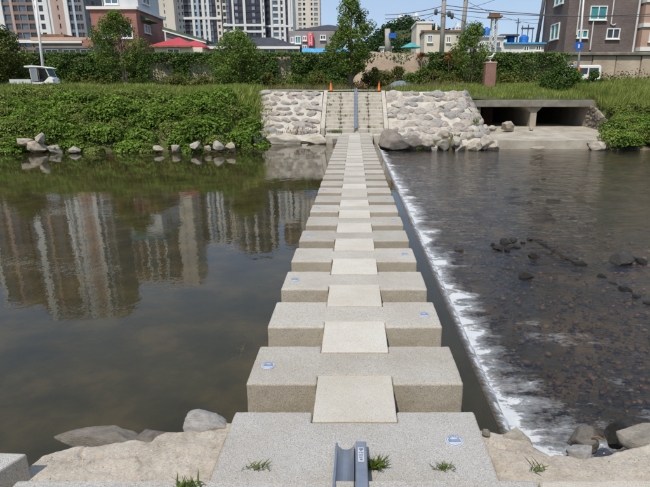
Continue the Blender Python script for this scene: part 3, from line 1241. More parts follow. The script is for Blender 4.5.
# ------------------------------------------------------------------ far stairs
YS0, YS1 = 28.3, 32.0
ZB, ZTOP = .48, 2.60
stairs = thing('stone_stairway', 'weedy stone stairway climbing the far bank behind the stepping stones', 'stairs', (0, YS0, ZB))
NS = 11
SX0, SX1 = -1.62, 1.62
random.seed(5)
for k in range(NS):
    y0 = lerp(YS0, YS1, k / NS)
    z1 = lerp(ZB, ZTOP, (k + 1) / NS)
    cuts = [SX0, SX0 + .82, SX0 + 1.62, SX0 + 2.42, SX1]
    for i in range(4):
        j = .006
        mb = MB().box(cuts[i] + j, cuts[i + 1] - j, y0 + random.uniform(-.012, .012), y0 + .62, z1 - .30, z1 + random.uniform(-.008, .008))
        mb.build('step_block', 'step_stone', stairs, bevel=.015) if 'step_stone' in MATS else (mk('step_stone', (.38, .345, .29), (.54, .50, .43), 3, .9, 50, .4, .01), mb.build('step_block', 'step_stone', stairs, bevel=.015))
for s in (-1, 1):
    xa, xb = (SX0 - .24, SX0 - .005) if s < 0 else (SX1 + .005, SX1 + .24)
    mb = MB()
    vs_ = []
    for x in (xa, xb):
        vs_ += [(x, YS0 - .12, ZB - .2), (x, YS0 - .12, ZB + .24), (x, YS1 + .1, ZTOP + .10), (x, YS1 + .35, ZTOP + .10), (x, YS1 + .35, ZTOP - .5)]
    mb.add(vs_, [(0, 1, 2, 3, 4), (9, 8, 7, 6, 5)] + [(i, i + 5, (i + 1) % 5 + 5, (i + 1) % 5) for i in range(5)])
    mb.build('side_kerb', 'concrete', stairs, bevel=.02)
channel('wheel_channel', 'long grey metal wheel channel running up the far stairs', YS0 - .1, ZB + .24, YS1 + .1, ZTOP + .19, .08, .178)
# weeds in the stair joints
rng = np.random.default_rng(12)
P = []
for k in range(NS):
    y0 = lerp(YS0, YS1, k / NS) + .02
    z1 = lerp(ZB, ZTOP, k / NS) + .02
    for _ in range(8):
        cx = rng.choice([SX0 + .82, SX0 + 2.42, rng.uniform(SX0, SX1), rng.uniform(SX0, SX1)])
        for _ in range(12):
            P.append((cx + rng.normal(0, .06), y0 - rng.uniform(0, .03), z1))
P += [(-1.0 + rng.normal(0, .18), YS0 - .1 + rng.normal(0, .06), ZB) for _ in range(120)]
P = np.array(P)
tag(obj_np('stair_weeds', blades(P, np.full(len(P), .15), rng, .012, .6), 'grass_green'), 'small weeds growing in the joints of the far stairs', 'weeds', kind='stuff')
# landing between the last stone and the stairs
random.seed(9)
for k, (x0, x1, y0, y1, z1) in enumerate(((-1.55, -.70, 26.95, 28.15, .44), (-.68, .30, 26.9, 28.2, .47), (.32, .98, 26.95, 28.15, .45), (1.0, 1.75, 27.4, 28.15, .42))):
    o = MB().box(x0, x1, y0, y1, -.5, z1).build('landing_slab', 'step_stone', loc=((x0 + x1) / 2, y0, -.5), bevel=.05, seg=3)
    tag(o, 'stone landing slab at the foot of the far stairs, %s from left' % ORD[k], 'slab', 'landing slabs at the foot of the far stairs')


# ------------------------------------------------------------------ revetments
def rev_point(side, s, t):
    """point on the pitched slope; s along the bank, t up the slope"""
    if side < 0:
        xb, xt = lerp(-1.9, -8.2, s), lerp(-1.9, -7.4, s)
        yb, yt = 28.0, 32.0
        x, y = lerp(xb, xt, t), lerp(yb, yt, t)
        z = lerp(.35, 2.62, t)
    else:
        if s < .62:
            u_ = s / .62
            bx, by = lerp(1.9, 6.3, u_), 27.9
            tx, ty = lerp(1.9, 6.0, u_), 32.0
        else:
            a_ = (s - .62) / .38 * math.pi / 2
            bx, by = 6.3 + 1.9 * math.sin(a_), 32.6 - 4.7 * math.cos(a_)
            tx, ty = 6.0 + .9 * math.sin(a_), 32.9 - .9 * math.cos(a_)
        x, y = lerp(bx, tx, t), lerp(by, ty, t)
        z = lerp(.1, 2.62, t)
    z += .10 * (float(fbm(x * 1.3, y * 1.3, 91, 3)) - .5)
    return Vector((x, y, z))


def revetment(side, label, ns, nt, seed):
    nu, nv2 = 60, 24
    P_ = []
    for i in range(nu):
        for j in range(nv2):
            P_.append(rev_point(side, i / (nu - 1), -.12 + 1.12 * j / (nv2 - 1)))
    # top shelf
    mb_ = MB()
    mb_.grid([p[:] for p in P_], nu, nv2)
    top = []
    for i in range(nu):
        p = rev_point(side, i / (nu - 1), 1)
        top += [p[:], (p.x, p.y + .5, p.z + .02), (p.x, p.y + .55, p.z - .5)]
    mb_.grid(top, nu, 3)
    t_ = thing('stone_revetment', label, 'revetment', rev_point(side, 0, 0))
    mb_.build('mortar_bed', 'rev_mortar', t_, smooth=True)
    rnd = random.Random(seed)
    org_ = ORG[t_.name]
    for j in range(nt):
        for i in range(ns):
            if rnd.random() < .10:
                continue
            s_ = (i + .5 + (.5 if j % 2 else 0) + rnd.uniform(-.22, .22)) / (ns + .5)
            tt = (j + .5 + rnd.uniform(-.2, .2)) / nt
            if s_ > .99:
                continue
            p = rev_point(side, s_, tt)
            du = rev_point(side, min(s_ + .02, 1), tt) - rev_point(side, s_ - .02, tt)
            dv_ = rev_point(side, s_, tt + .05) - rev_point(side, s_, tt - .05)
            du.normalize()
            nn_ = du.cross(dv_).normalized()
            if nn_.z < 0:
                nn_ = -nn_
            vv = nn_.cross(du)
            o_ = bpy.data.objects.new('stone', SETS[rnd.randrange(9)])
            link(o_, t_)
            rot = Matrix((du, vv, nn_)).transposed().to_4x4() @ Matrix.Rotation(rnd.uniform(-.5, .5), 4, 'Z')
            sc = rnd.uniform(.6, 1.35)
            o_.matrix_local = Matrix.Translation(p - org_ - nn_ * .02) @ rot @ Matrix.Diagonal((.42 * sc, .33 * sc * rnd.uniform(.75, 1.2), .19, 1))
    return t_


mk('rev_mortar', (.38, .35, .30), (.54, .505, .44), 1.8, .9, 12, .8, .05, detail=9)
revetment(-1, 'pale slope of stones set in mortar left of the far stairs', 10, 8, 3)
revetment(1, 'pale slope of stones set in mortar right of the far stairs', 18, 8, 4)

# boulders along the far waterline
bl = [(234, 140, .5, .35, .38, 'rock_tan'), (255, 139, .52, .4, .42, 'rock_tan'), (284, 139, 1.25, .55, .46, 'rock_tan'), (318, 139, .72, .5, .44, 'rock_tan'), (335, 139, .24, .3, .22, 'rock_grey')]
for k, (px, py, sx_, sy_, sz_, mt) in enumerate(bl):
    a = at(px, py, 26.9)
    rock('boulder', 'flat pale boulder at the far waterline left of the stairs, %s from left' % ORD[k], (a.x, 26.9, .14), (sx_, sy_, sz_), .05 * (k - 2), mt, k * 2 + 1, 'boulders along the far waterline')
br = [(392, 142, 1.05, .7, .66, 'rock_grey'), (413, 143, .62, .5, .52, 'rock_grey'), (427, 144, .52, .45, .42, 'rock_tan'), (442, 144, .56, .4, .40, 'rock_tan'), (456, 143, .56, .4, .42, 'rock_tan'),
      (459, 148, .45, .35, .28, 'rock_tan'), (474, 147, .58, .4, .36, 'rock_tan'), (486, 141, .56, .45, .46, 'rock_tan'), (493, 147, .52, .42, .38, 'rock_tan'), (434, 148, .45, .35, .26, 'rock_tan'), (445, 136, .58, .4, .36, 'rock_tan'), (469, 137, .58, .4, .38, 'rock_tan')]
for k, (px, py, sx_, sy_, sz_, mt) in enumerate(br):
    Yb = 27.1 if py > 139 else 28.2
    a = at(px, py, Yb)
    lab = 'largest dark grey boulder at the right foot of the far stairs' if k == 0 else 'boulder at the foot of the right stone slope, %s from the stairs' % ORD[k]
    rock('boulder', lab, (a.x, Yb, a.z), (sx_, sy_, sz_), .4 * k, mt, k, 'boulders along the far waterline')
lb = [(3, 151, .3, .3, .15), (36, 148, .55, .35, .32), (24, 141, .52, .4, .22), (40, 139, .30, .3, .32), (56, 149, .42, .3, .24), (74, 150, .34, .3, .18), (92, 150.5, .3, .25, .14), (158, 149, .3, .3, .16), (175, 147.5, .27, .25, .22), (195, 146.5, .34, .3, .26),
      (208, 148, .2, .2, .15), (218, 146.5, .32, .3, .26), (231, 146.5, .3, .3, .24)]
for k, (px, py, sx_, sy_, sz_) in enumerate(lb):
    a = at(px, py, 22.5)
    if k == 1:
        lab = 'squared pale rock at the waterline of the leafy left bank'
    elif k == 2:
        lab = 'flat rock lying behind the squared rock of the left bank'
    elif k == 3:
        lab = 'upright rock above the squared rock of the left bank'
    else:
        lab = 'pale rock at the foot of the leafy left bank, %s from the left' % ORD[k]
    rock('boulder', lab, (a.x, 22.5, a.z), (sx_, sy_, sz_), .25 * math.sin(k * 2.3), 'rock_tan', k + 1, 'rocks at the foot of the left bank')

# ------------------------------------------------------------------ culvert
cul = thing('box_culvert', 'double box culvert with concrete headwall opening onto the river', 'culvert', (11.3, YH, 0))
zt0, zo = 2.14, 1.72             # headwall top, opening top
zf = .50
MB().box(XC0 - .9, XC1 + .5, YH - .25, YH + .25, zo, zt0).build('headwall', 'concrete_dark', cul, bevel=.03)
MB().box(XC0 - .2, XC1 + .2, YH + .26, YH + 8.4, zo + .02, zt0 - .02).build('deck', 'concrete_dark', cul)
MB().prism([(11.15, -.3), (11.55, -.3), (11.55, zo - .001), (11.15, zo - .001)], YH, YH + 8.3).build('pier', 'concrete_old', cul, bevel=.03)
for s, x in ((1, 11.55), (-1, 11.15)):
    MB().prism([(x, zo - .003), (x, zo - .33), (x + s * .33, zo - .003)][::s], YH + .03, YH + 8.2).build('haunch', 'concrete_old', cul)
MB().box(XC0 - .25, XC0 + .02, YH, YH + 8.3, -.3, zo - .002).build('side_wall', 'concrete_old', cul)
MB().box(XC1 - .02, XC1 + .25, YH, YH + 8.3, -.3, zo - .002).build('side_wall', 'concrete_old', cul)
# wing wall of set stones to the right
mb = MB()
wv = [(XC1 + .05, YH + .1, zo + .2), (XC1 + .05, YH + .1, -.4), (15.12, 30.4, -.4), (15.12, 30.4, .75)]
mb.add(wv + [(x + .5, y + .1, z) for x, y, z in wv], [(0, 1, 2, 3), (7, 6, 5, 4), (0, 4, 5, 1), (1, 5, 6, 2), (2, 6, 7, 3), (3, 7, 4, 0)])
ww = mb.build('wing_wall', 'concrete_old', cul)
rnd = random.Random(4)
for i in range(9):
    for j in range(5):
        u_ = (i + .5 + rnd.uniform(-.2, .2)) / 9
        t = (j + .5 + rnd.uniform(-.2, .2)) / 5
        xx, yy = lerp(XC1 + .05, 15.12, u_), lerp(YH + .1, 30.4, u_)
        ztp = lerp(zo + .2, .75, u_)
        o = bpy.data.objects.new('stone', SETD[rnd.randrange(5)])
        link(o, ww)
        o.location = Vector((xx - .03, yy - .02, lerp(.35, ztp, t))) - ORG[cul.name]
        o.scale = (.10, rnd.uniform(.16, .3), rnd.uniform(.12, .22))
        o.rotation_euler = (rnd.uniform(-.2, .2), rnd.uniform(-.2, .2), .1)
# apron
mk('apron_concrete', (.27, .235, .185), (.46, .42, .35), 1.1, .9, 9, .6, .03, detail=9)
ap = MB()
NXA, NYA = 30, 16
P = []
for i in range(NXA):
    for j in range(NYA):
        u_, t = i / (NXA - 1), j / (NYA - 1)
        y = lerp(27.6, YH + 8.2, t)
        xl = pl(y, [(27.6, 7.0), (31, 7.9), (YH, XC0), (60, XC0)])
        xr = (xwing(y) + .3) if y < YH else XC1 + .2
        x = lerp(xl, xr, u_)
        z = pl(y, [(27.6, .10), (29, .12), (YH, zf), (60, zf)]) + .06 * (float(fbm(x * 1.2, y * 1.2, 77, 3)) - .5)
        P.append((x, y, z))
ap.grid(P, NXA, NYA)
ap.grid([(P[i * NYA][0], 27.6 - (.06 if k else 0), P[i * NYA][2] - k * .7) for i in range(NXA) for k in (0, 1)], NXA, 2)
ap.grid([(P[(NXA - 1) * NYA + j][0], P[(NXA - 1) * NYA + j][1], P[(NXA - 1) * NYA + j][2] - k * .7) for j in range(NYA) for k in (0, 1)], NYA, 2)
ap.build('apron', 'apron_concrete', cul)
# soil and grass over the deck
P = []
for i in range(14):
    for j in range(14):
        x = lerp(XC0 - 1.1, XC1 + .6, i / 13)
        y = lerp(YH - .15, 42.2, j / 13)
        P.append((x, y, pl(y, [(YH - .15, zt0 + .03), (YH + .4, zt0 + .2), (39, 3.05), (43, 3.35)]) + .12 * (float(vnoise(x * .8, y * .8, 6)) - .5)))
em = MB()
em.grid(P, 14, 14)
tag(em.build('embankment', 'ground_green', loc=(11, 36, 2), smooth=True), 'grassy embankment over the culvert', 'embankment', kind='structure')
for k, (px, py, Yb, s, lab) in enumerate(((597, 145, 27.2, (.95, .45, .34), 'pale flat boulder at the right end of the culvert apron'), (538, 148, 27.2, (.62, .3, .10), 'low pale slab in the water before the culvert apron'),
                                        (508, 126, 31, (.62, .45, .36), 'round pale rock lying in the left culvert mouth'), (531, 129, 31.5, (.16, .16, .16), 'small rock on the apron by the culvert pier'), (492, 128, 31.2, (.35, .3, .2), 'low rock at the foot of the slope beside the left culvert mouth'))):
    a = at(px, py, Yb)
    rock('boulder', lab, (a.x, Yb, a.z), s, .2 * k, 'rock_tan', k + 3, 'rocks about the culvert')

# ------------------------------------------------------------------ retaining wall, path
wallt = thing('retaining_wall', 'long ivy covered retaining wall behind the path', 'wall', (0, YW, 2.5))
mk('wall_face', (.33, .26, .19), (.50, .42, .32), .7, .95, 5, .6, .05)
x = -60.0
rnd = random.Random(2)
while x < 17.4:
    wd = rnd.uniform(1.8, 2.6)
    x2 = min(x + wd, 17.4)
    MB().box(x + .01, x2 - .01, YW + rnd.uniform(-.04, .04), YW + .5, 2.3, ZU - .02).build('wall_panel', 'wall_face', wallt, bevel=.04)
    x = x2
MB().box(-60, 17.4, YW - .1, YW + .55, ZU - .02, ZU + .10).build('coping', 'concrete_old', wallt)
# bare concrete length on the right, with a heavy top beam
ct = thing('concrete_wall', 'bare weathered concrete wall with heavy top beam below the dark brick building', 'wall', (21, YW, 3))
MB().box(17.42, 45, YW - .25, YW + .5, 5.55, ZU + .15).build('top_beam', 'concrete_dark', ct, bevel=.05)
x = 17.42
while x < 45:
    wd = rnd.uniform(1.5, 2.4)
    MB().box(x + .02, x + wd - .02, YW + rnd.uniform(-.1, .1), YW + .5, 3.2, 5.55).build('wall_panel', 'wall_face', ct, bevel=.08)
    x += wd
# path along the bank top
pth = MB()
P = []
pxs = list(np.arange(-60, 2.1, 1.5))
for xx in pxs:
    for yy in (33.0, 36.2):
        P.append((xx, yy, gz(xx, yy) + .10))
pth.grid(P, len(pxs), 2)
tag(pth.build('path', 'path'), 'pale path along the top of the far bank', 'path', kind='structure')


# ------------------------------------------------------------------ vegetation
def clump_leaves(centres, radii, per, size, rng_, up=.45, flat=.8):
    pts, outw = [], []
    for (cx, cy, cz_), rr_ in zip(centres, radii):
        d = rng_.normal(size=(per, 3))
        d /= np.linalg.norm(d, axis=1)[:, None]
        r_ = rr_ * rng_.uniform(.35, 1.0, per) ** .5
        p = d * r_[:, None]
        p[:, 2] *= flat
        pts.append(p + np.array([cx, cy, cz_]))
        outw.append(d * .7)
    pts, outw = np.concatenate(pts), np.concatenate(outw)
    return leaves(pts, np.full(len(pts), size), rng_, up, .6, outw)


def tree(name, label, px, base_py, Y, top_py, crown_py, half_px, seed, mat, ncl=60, per=90, leaf=.16, trunks=1, cat='tree', zbase=None, squash=1.0, group=None, clr=.26, shape=1.0):
    a_ = at(px, base_py, Y)
    zb = gz(a_.x, Y) - .1 if zbase is None else zbase
    ztop = at(px, top_py, Y).z
    zc0 = at(px, crown_py, Y).z
    rx = half_px / FPX * Y * .97
    rng_ = np.random.default_rng(seed)
    rnd_ = random.Random(seed)
    t_ = thing(name, label, cat, (a_.x, Y, zb), 0, group)
    hc = ztop - zc0
    cen, rad = [], []
    for _ in range(ncl):
        v_ = rnd_.uniform(0, 1)
        env = (math.sin(math.pi * min(1, (v_ * .82 + .16))) ** .75) * (1 - .25 * max(0, v_ - .5) * 2 * shape)
        th_ = rnd_.uniform(0, 2 * math.pi)
        rr_ = rx * env * math.sqrt(rnd_.uniform(.12, 1)) * (1 - clr * .6)
        cen.append((a_.x + rr_ * math.cos(th_), Y + rr_ * math.sin(th_) * squash, zc0 + hc * (v_ * .9 + .05)))
        rad.append(rx * clr * rnd_.uniform(.7, 1.25))
    tr = MB()
    htr = ztop - zb
    for k_ in range(trunks):
        off = (rnd_.uniform(-.25, .25), rnd_.uniform(-.2, .2)) if trunks > 1 else (0, 0)
        ln_ = (rnd_.uniform(-.5, .5) * rx * .5, rnd_.uniform(-.3, .3)) if trunks > 1 else (rnd_.uniform(-.1, .1), 0)
        r0 = (.035 + .018 * htr) * (1 if trunks == 1 else .6)
        pts_ = [(a_.x + off[0] + ln_[0] * u_ ** 1.5, Y + off[1] + ln_[1] * u_, zb + htr * .88 * u_) for u_ in (0, .15, .35, .55, .75, 1)]
        tr.tube(pts_, [r0 * 1.25, r0, r0 * .8, r0 * .6, r0 * .38, r0 * .12], 8)
        for c3 in rnd_.sample(cen, min(len(cen), 14)):
            u_ = max(.12, min(.85, (c3[2] - zb) / htr - .18))
            b_ = (a_.x + off[0] + ln_[0] * u_ ** 1.5, Y + off[1] + ln_[1] * u_, zb + htr * .88 * u_)
            md = tuple(lerp(b_[i_], c3[i_], .5) + (.08 if i_ == 2 else 0) for i_ in range(3))
            tr.tube([b_, md, c3], [r0 * .42 * (1 - u_ * .6), r0 * .26, r0 * .07], 5, False)
    tr.build('trunk', 'bark', t_, smooth=True)
    obj_np('crown', clump_leaves(cen, rad, per, leaf, rng_), mat, t_)
    return t_


tree('broadleaf_tree', 'dense olive green tree at the left edge behind the white cart', 8, 88, 40, 28, 82, 30, 11, 'leaf_tree_warm', 75, 130, .17)
tree('broadleaf_tree', 'sparse spreading tree in front of the red brick building', 125, 88, 39, 11, 70, 31, 12, 'leaf_tree', 95, 95, .14, 3, clr=.20, shape=.2)
tree('broadleaf_tree', 'rounded dense tree in front of the low grey roof', 240, 90, 38.5, 31, 86, 31, 13, 'leaf_tree', 95, 125, .14, 3, shape=.4)
tree('broadleaf_tree', 'tall tree rising behind the far stairs, tallest of the trees', 351, 90, 38, -5, 76, 26, 14, 'leaf_tree', 105, 95, .15, 1, clr=.24, shape=.5)
tree('broadleaf_tree', 'loose tree beside the utility poles left of the brick pillar', 470, 86, 40, 22, 80, 24, 15, 'leaf_tree', 70, 80, .14, 2)
tree('shrub', 'big rounded green bush above the culvert in front of the white van', 560, 92, 37, 67, 93, 26, 16, 'leaf_ivy', 50, 140, .13, 3, 'shrub', zbase=3.0)
tree('shrub', 'bush hanging beside the white van under the lamp post', 592, 92, 37, 71, 92, 12, 17, 'leaf_ivy', 20, 120, .13, 2, 'shrub', zbase=3.0)
sh = [(205, 78, 14, 'left of the rounded tree'), (150, 82, 12, 'right of the sparse tree'), (177, 76, 13, 'under the red roofed house'), (268, 74, 12, 'right of the rounded tree'), (297, 75, 11, 'midway between the rounded tree and the stairs'),
      (318, 73, 12, 'just left of the tall tree'), (383, 72, 15, 'just right of the tall tree'), (410, 74, 12, 'left of the utility pole'), (436, 72, 13, 'at the foot of the utility pole'), (90, 82, 13, 'left of the sparse tree'), (65, 82, 10, 'behind the white cart'),
      (372, 67, 12, 'in front of the left end of the dirt bank'), (398, 68, 13, 'in front of the middle of the dirt bank'), (422, 68, 12, 'in front of the right end of the dirt bank'), (455, 74, 12, 'between the utility pole and the loose tree'), (505, 74, 10, 'right of the brick pillar')]
for k, (px, tp, hp, wh) in enumerate(sh):
    tree('shrub', 'low shrub against the ivy wall, ' + wh, px, 90, 41.5 - (k % 3) * .7, tp, 91, hp, 60 + k, ('leaf_shrub', 'leaf_tree', 'leaf_shrub')[k % 3], 36, 85, .13, 2, 'shrub', clr=.34, shape=0, group='shrubs along the ivy wall')
tree('shrub', 'dry brown brush heap beside the tall tree', 361, 92, 36, 83, 93, 9, 90, 'leaf_dry', 10, 120, .10, 2, 'shrub')
tree('shrub', 'reddish leaved creeper bush by the utility pole', 452, 70, 43.6, 50, 66, 13, 91, 'leaf_red', 14, 60, .15, 2, 'shrub')
tree('shrub', 'rust coloured narrow bush between the dirt bank and the utility pole', 421, 70, 43.6, 51, 62, 4, 92, 'leaf_red', 8, 60, .14, 1, 'shrub')

# ivy over the wall, with gaps where the face shows
rng = np.random.default_rng(31)
N = 85000
ix = rng.uniform(-40, 19, N)
iz = 2.9 + (ZU + .12 - 2.9) * rng.uniform(0, 1, N) ** .85
dens = fbm(ix * .35, iz * .5, 33, 3)
bare = np.zeros(N)
for (pa, pb, ya_, yb_) in ((150, 176, 62, 82), (190, 216, 62, 82), (278, 292, 56, 80), (357, 428, 50, 66)):
    A, B = at(pa, ya_, YW), at(pb, yb_, YW)
    bare = np.maximum(bare, ((ix > A.x) & (ix < B.x) & (iz < A.z) & (iz > B.z)) * 1.0)
keep = (rng.uniform(0, 1, N) < np.clip((dens - .16) * 5, 0, 1)) & ((bare < .5) | (rng.uniform(0, 1, N) < .12)) & (ix < 17.2 + rng.normal(0, .5, N))
ix, iz = ix[keep], iz[keep]
lump = fbm(ix * .9, iz * .9, 35, 3)
iy = YW - .08 - 1.0 * lump * rng.uniform(.4, 1, len(ix)) - .25 * (ZU - iz) * .3
P = np.stack([ix, iy, iz], 1)
ow = np.tile(np.array([[0, -.9, .15]]), (len(ix), 1))
tag(obj_np('ivy', leaves(P, np.full(len(P), .155), rng, .25, .75, ow), 'leaf_ivy'), 'dark green ivy hanging over the retaining wall', 'ivy', kind='stuff')
# undergrowth at the wall foot
N = 16000
ux = rng.uniform(-38, 30, N)
uy = rng.uniform(38.5, 44.2, N)
h_ = fbm(ux * .5, uy * .5, 37, 3)
uz = np.array([gz(float(a_), float(b_)) for a_, b_ in zip(ux, uy)]) + rng.uniform(0, 1, N) * (h_ * 1.5) * np.clip((uy - 37) / 5, .2, 1)
P = np.stack([ux, uy, uz], 1)
tag(obj_np('undergrowth', leaves(P, np.full(N, .17), rng, .3, .6), 'leaf_shrub'), 'yellow green undergrowth along the foot of the ivy wall', 'undergrowth', kind='stuff')

# creeper banks: overlapping hummocks whose leafy shells leave dark hollows between them
def hummock_leaves(cs_, rng_, per, size):
    pts, ow_ = [], []
    for (cx, cy, cz_, rr_) in cs_:
        d = rng_.normal(size=(per, 3))
        d /= np.linalg.norm(d, axis=1)[:, None]
        d[:, 2] = np.where(d[:, 2] < -.35, -d[:, 2], d[:, 2])
        lob = .55 * vnoise(d[:, 0] * 2.6 + cx * 3, d[:, 2] * 2.6 + d[:, 1] * 1.9 + cy * 3, 7) + .3 * vnoise(d[:, 0] * 6 + cx, d[:, 2] * 6 + d[:, 1] * 4 + cy, 9)
        r_ = rr_ * (.62 + .62 * lob) * rng_.uniform(.84, 1.0, per)
        p = d * r_[:, None] * np.array([1.15, 1.0, .82])
        pts.append(p + np.array([cx, cy, cz_]))
        ow_.append(d * .9)
    pts, ow_ = np.concatenate(pts), np.concatenate(ow_)
    return leaves(pts, np.full(len(pts), size), rng_, .25, .6, ow_)


rng = np.random.default_rng(41)
hums, weeds = [], []
xx_ = -23.5
while xx_ < -4.4:
    for r_i in range(7):
        x = xx_ + rng.uniform(-.4, .4) + .55 * (r_i % 2)
        yb = 23.2 + .3 * math.sin(x * 1.3) + (0 if x < -7.6 else (x + 7.6) * .95)
        y = yb - .25 + r_i * .78 + rng.uniform(-.3, .3)
        edge_ = sstep(-7.4, -4.6, x)
        if y > 27.9 or (r_i > 4 and edge_ > .4) or (edge_ > .8 and rng.uniform() < .5):
            continue
        rr_ = rng.uniform(.55, 1.0) * (1 - .45 * edge_)
        if r_i == 0:
            rr_ *= rng.uniform(.65, .9)
        z = max(gz(x, y), .02 + .46 * (y - yb)) + .10 + rng.uniform(-.15, .25) * (r_i > 0)
        if rng.uniform() < .24 or (x < -14.2 and rng.uniform() < .4) or r_i == 6:
            weeds.append((x, y, z, rr_ * .85))
        else:
            hums.append((x, y, z, rr_))
    xx_ += .95
tag(obj_np('creeper_bank', hummock_leaves(hums, rng, 1050, .13), 'leaf_bank'), 'thick bright green creeper hummocks covering the left bank down to the water', 'creeper', kind='stuff')
tag(obj_np('bank_weeds', hummock_leaves(weeds, rng, 1100, .10), 'leaf_weed'), 'paler yellow green weeds among the creeper of the left bank', 'weeds', kind='stuff')


def grass_patch(name, label, x0, x1, y0, y1, N_, h, mat, seed, zf_=None, mask=None, w=.015):
    rng_ = np.random.default_rng(seed)
    gx_ = rng_.uniform(x0, x1, N_)
    gy_ = rng_.uniform(y0, y1, N_)
    d_ = fbm(gx_ * .6, gy_ * .6, seed, 3)
    k_ = rng_.uniform(0, 1, N_) < np.clip((d_ - .2) * 3, 0, 1)
    if mask is not None:
        k_ &= np.array([mask(float(a_), float(b_)) for a_, b_ in zip(gx_, gy_)])
    gx_, gy_, d_ = gx_[k_], gy_[k_], d_[k_]
    gz_ = np.array([(zf_ or gz)(float(a_), float(b_)) for a_, b_ in zip(gx_, gy_)]) - .03
    o_ = obj_np(name, blades(np.stack([gx_, gy_, gz_], 1), h * (.5 + d_), rng_, w, .45), mat)
    return tag(o_, label, 'grass', kind='stuff')


grass_patch('bank_grass', 'pale tall grass along the top of the left bank', -26, -4.6, 25.8, 32.8, 60000, .46, 'grass_pale', 51, w=.011)
grass_patch('verge_grass', 'dry yellow grass verge behind the path', -34, 9, 36.3, 40.5, 15000, .42, 'grass_dry', 52)
grass_patch('kerb_grass', 'short grass strip along the top of the stone slopes', -7.5, 7.2, 32.4, 33.2, 3500, .16, 'grass_green', 53, mask=lambda a_, b_: abs(a_) > 1.9 or b_ > 32.8)


def emz(x, y):
    return pl(y, [(YH - .15, zt0 + .03), (YH + .4, zt0 + .2), (39, 3.05), (43, 3.35)])


grass_patch('embankment_grass', 'rough green grass on the embankment over the culvert', 6.3, 15.3, YH + .05, 41, 20000, .26, 'grass_pale', 54, emz)
grass_patch('plateau_grass', 'rough grass on the bank top left of the culvert', 2.6, 8, 33.2, 42, 9000, .26, 'grass_pale', 57)
grass_patch('bank_grass', 'tall green grass covering the right bank beside the culvert', 14.0, 27, 28.4, 41, 60000, .5, 'grass_pale', 55, w=.011, mask=lambda a_, b_: a_ > xwing(b_) + .12)
rng = np.random.default_rng(61)
hums, weeds = [], []
for q_ in range(190):
    x = rng.uniform(13.8, 24)
    y = rng.uniform(27.2, 31.5)
    if x < xwing(y) + .35:
        continue
    rr_ = rng.uniform(.4, .85) if y < 29.5 else rng.uniform(.3, .55)
    z = max(gz(x, y), -.2 + .4 * (y - 26.9)) + .1
    (weeds if rng.uniform() < .45 else hums).append((x, y, z, rr_))
tag(obj_np('creeper_bank', hummock_leaves(hums, rng, 900, .12), 'leaf_bank'), 'leafy green growth on the right bank down to the water', 'creeper', kind='stuff')
tag(obj_np('bank_weeds', hummock_leaves(weeds, rng, 900, .10), 'leaf_weed'), 'yellow green weeds on the right bank beside the culvert', 'weeds', kind='stuff')
# weeds on the revetment
for k, (px, py, Y, nb, h, mt, lab) in enumerate(((455, 139, 27.5, 60, .35, 'grass_dry', 'dry weed tuft among the boulders of the right slope'), (441, 109, 30.4, 40, .25, 'grass_green', 'green weed tuft high on the right stone slope'), (430, 112, 30.2, 26, .22, 'grass_green', 'small weed tuft left of the green one on the right stone slope'),
                                              (300, 132, 28.2, 90, .22, 'leaf_dry', 'brown dead grass lying at the foot of the left stone slope'), (296, 128, 28.6, 60, .2, 'leaf_dry', 'second patch of brown dead grass on the left stone slope'), (378, 149, 27, 30, .2, 'grass_green', 'weed tuft by the big grey boulder'), (475, 122, 29.2, 30, .3, 'grass_green', 'green weed tuft at the end of the right stone slope'), (419, 148, 26.9, 30, .2, 'grass_green', 'weed tuft between the waterline boulders'))):
    rng = np.random.default_rng(70 + k)
    a = at(px, py, Y)
    sp_ = .12 if mt != 'leaf_dry' else .45
    pts = np.array([[a.x, Y, a.z - .05]]) + np.c_[rng.normal(0, sp_, nb), rng.normal(0, sp_ * .5, nb), np.zeros(nb)]
    tag(obj_np('weed_tuft', blades(pts, np.full(nb, h), rng, .02, .7), mt, loc=(a.x, Y, a.z)), lab, 'weeds', 'weed tufts on the stone slopes')


# ------------------------------------------------------------------ street furniture
def cone(px, lab):
    a_ = at(px, 93, 32.75)
    zb = ZTOP + .06
    t_ = thing('traffic_cone', lab, 'traffic cone', (a_.x, 32.75, zb), 0, 'orange cones at the top of the stairs')
    MB().box(a_.x - .19, a_.x + .19, 32.56, 32.94, zb, zb + .04).build('base', 'rubber', t_, bevel=.01)
    MB().lathe([(.15, .04), (.14, .08), (.105, .26), (.08, .42), (.05, .58), (.045, .66), (.03, .68)], (a_.x, 32.75, zb), 18).build('cone_body', 'orange', t_, smooth=True)
    MB().tube([(a_.x, 32.75, zb + .66), (a_.x, 32.75, zb + .86)], .018, 8).build('marker_rod', 'orange', t_)
    t_.scale = (.72, .72, .72)


cone(331, 'orange traffic cone at the top left corner of the far stairs')
cone(379, 'orange traffic cone at the top right corner of the far stairs')


def pole(name, lab, cat, pa, pb, Y, r0, r1, mat, zb=None, group=None):
    A, B = at(pa[0], pa[1], Y), at(pb[0], pb[1], Y)
    if zb is not None:
        d = (A - B) / (A.z - B.z)
        A = B + d * (zb - B.z)
    t_ = thing(name, lab, cat, A, 0, group)
    MB().tube([A, lerp(A, B, .5), B], [r0, (r0 + r1) / 2, r1], 12).build('shaft', mat, t_, smooth=True)
    return t_, A, B


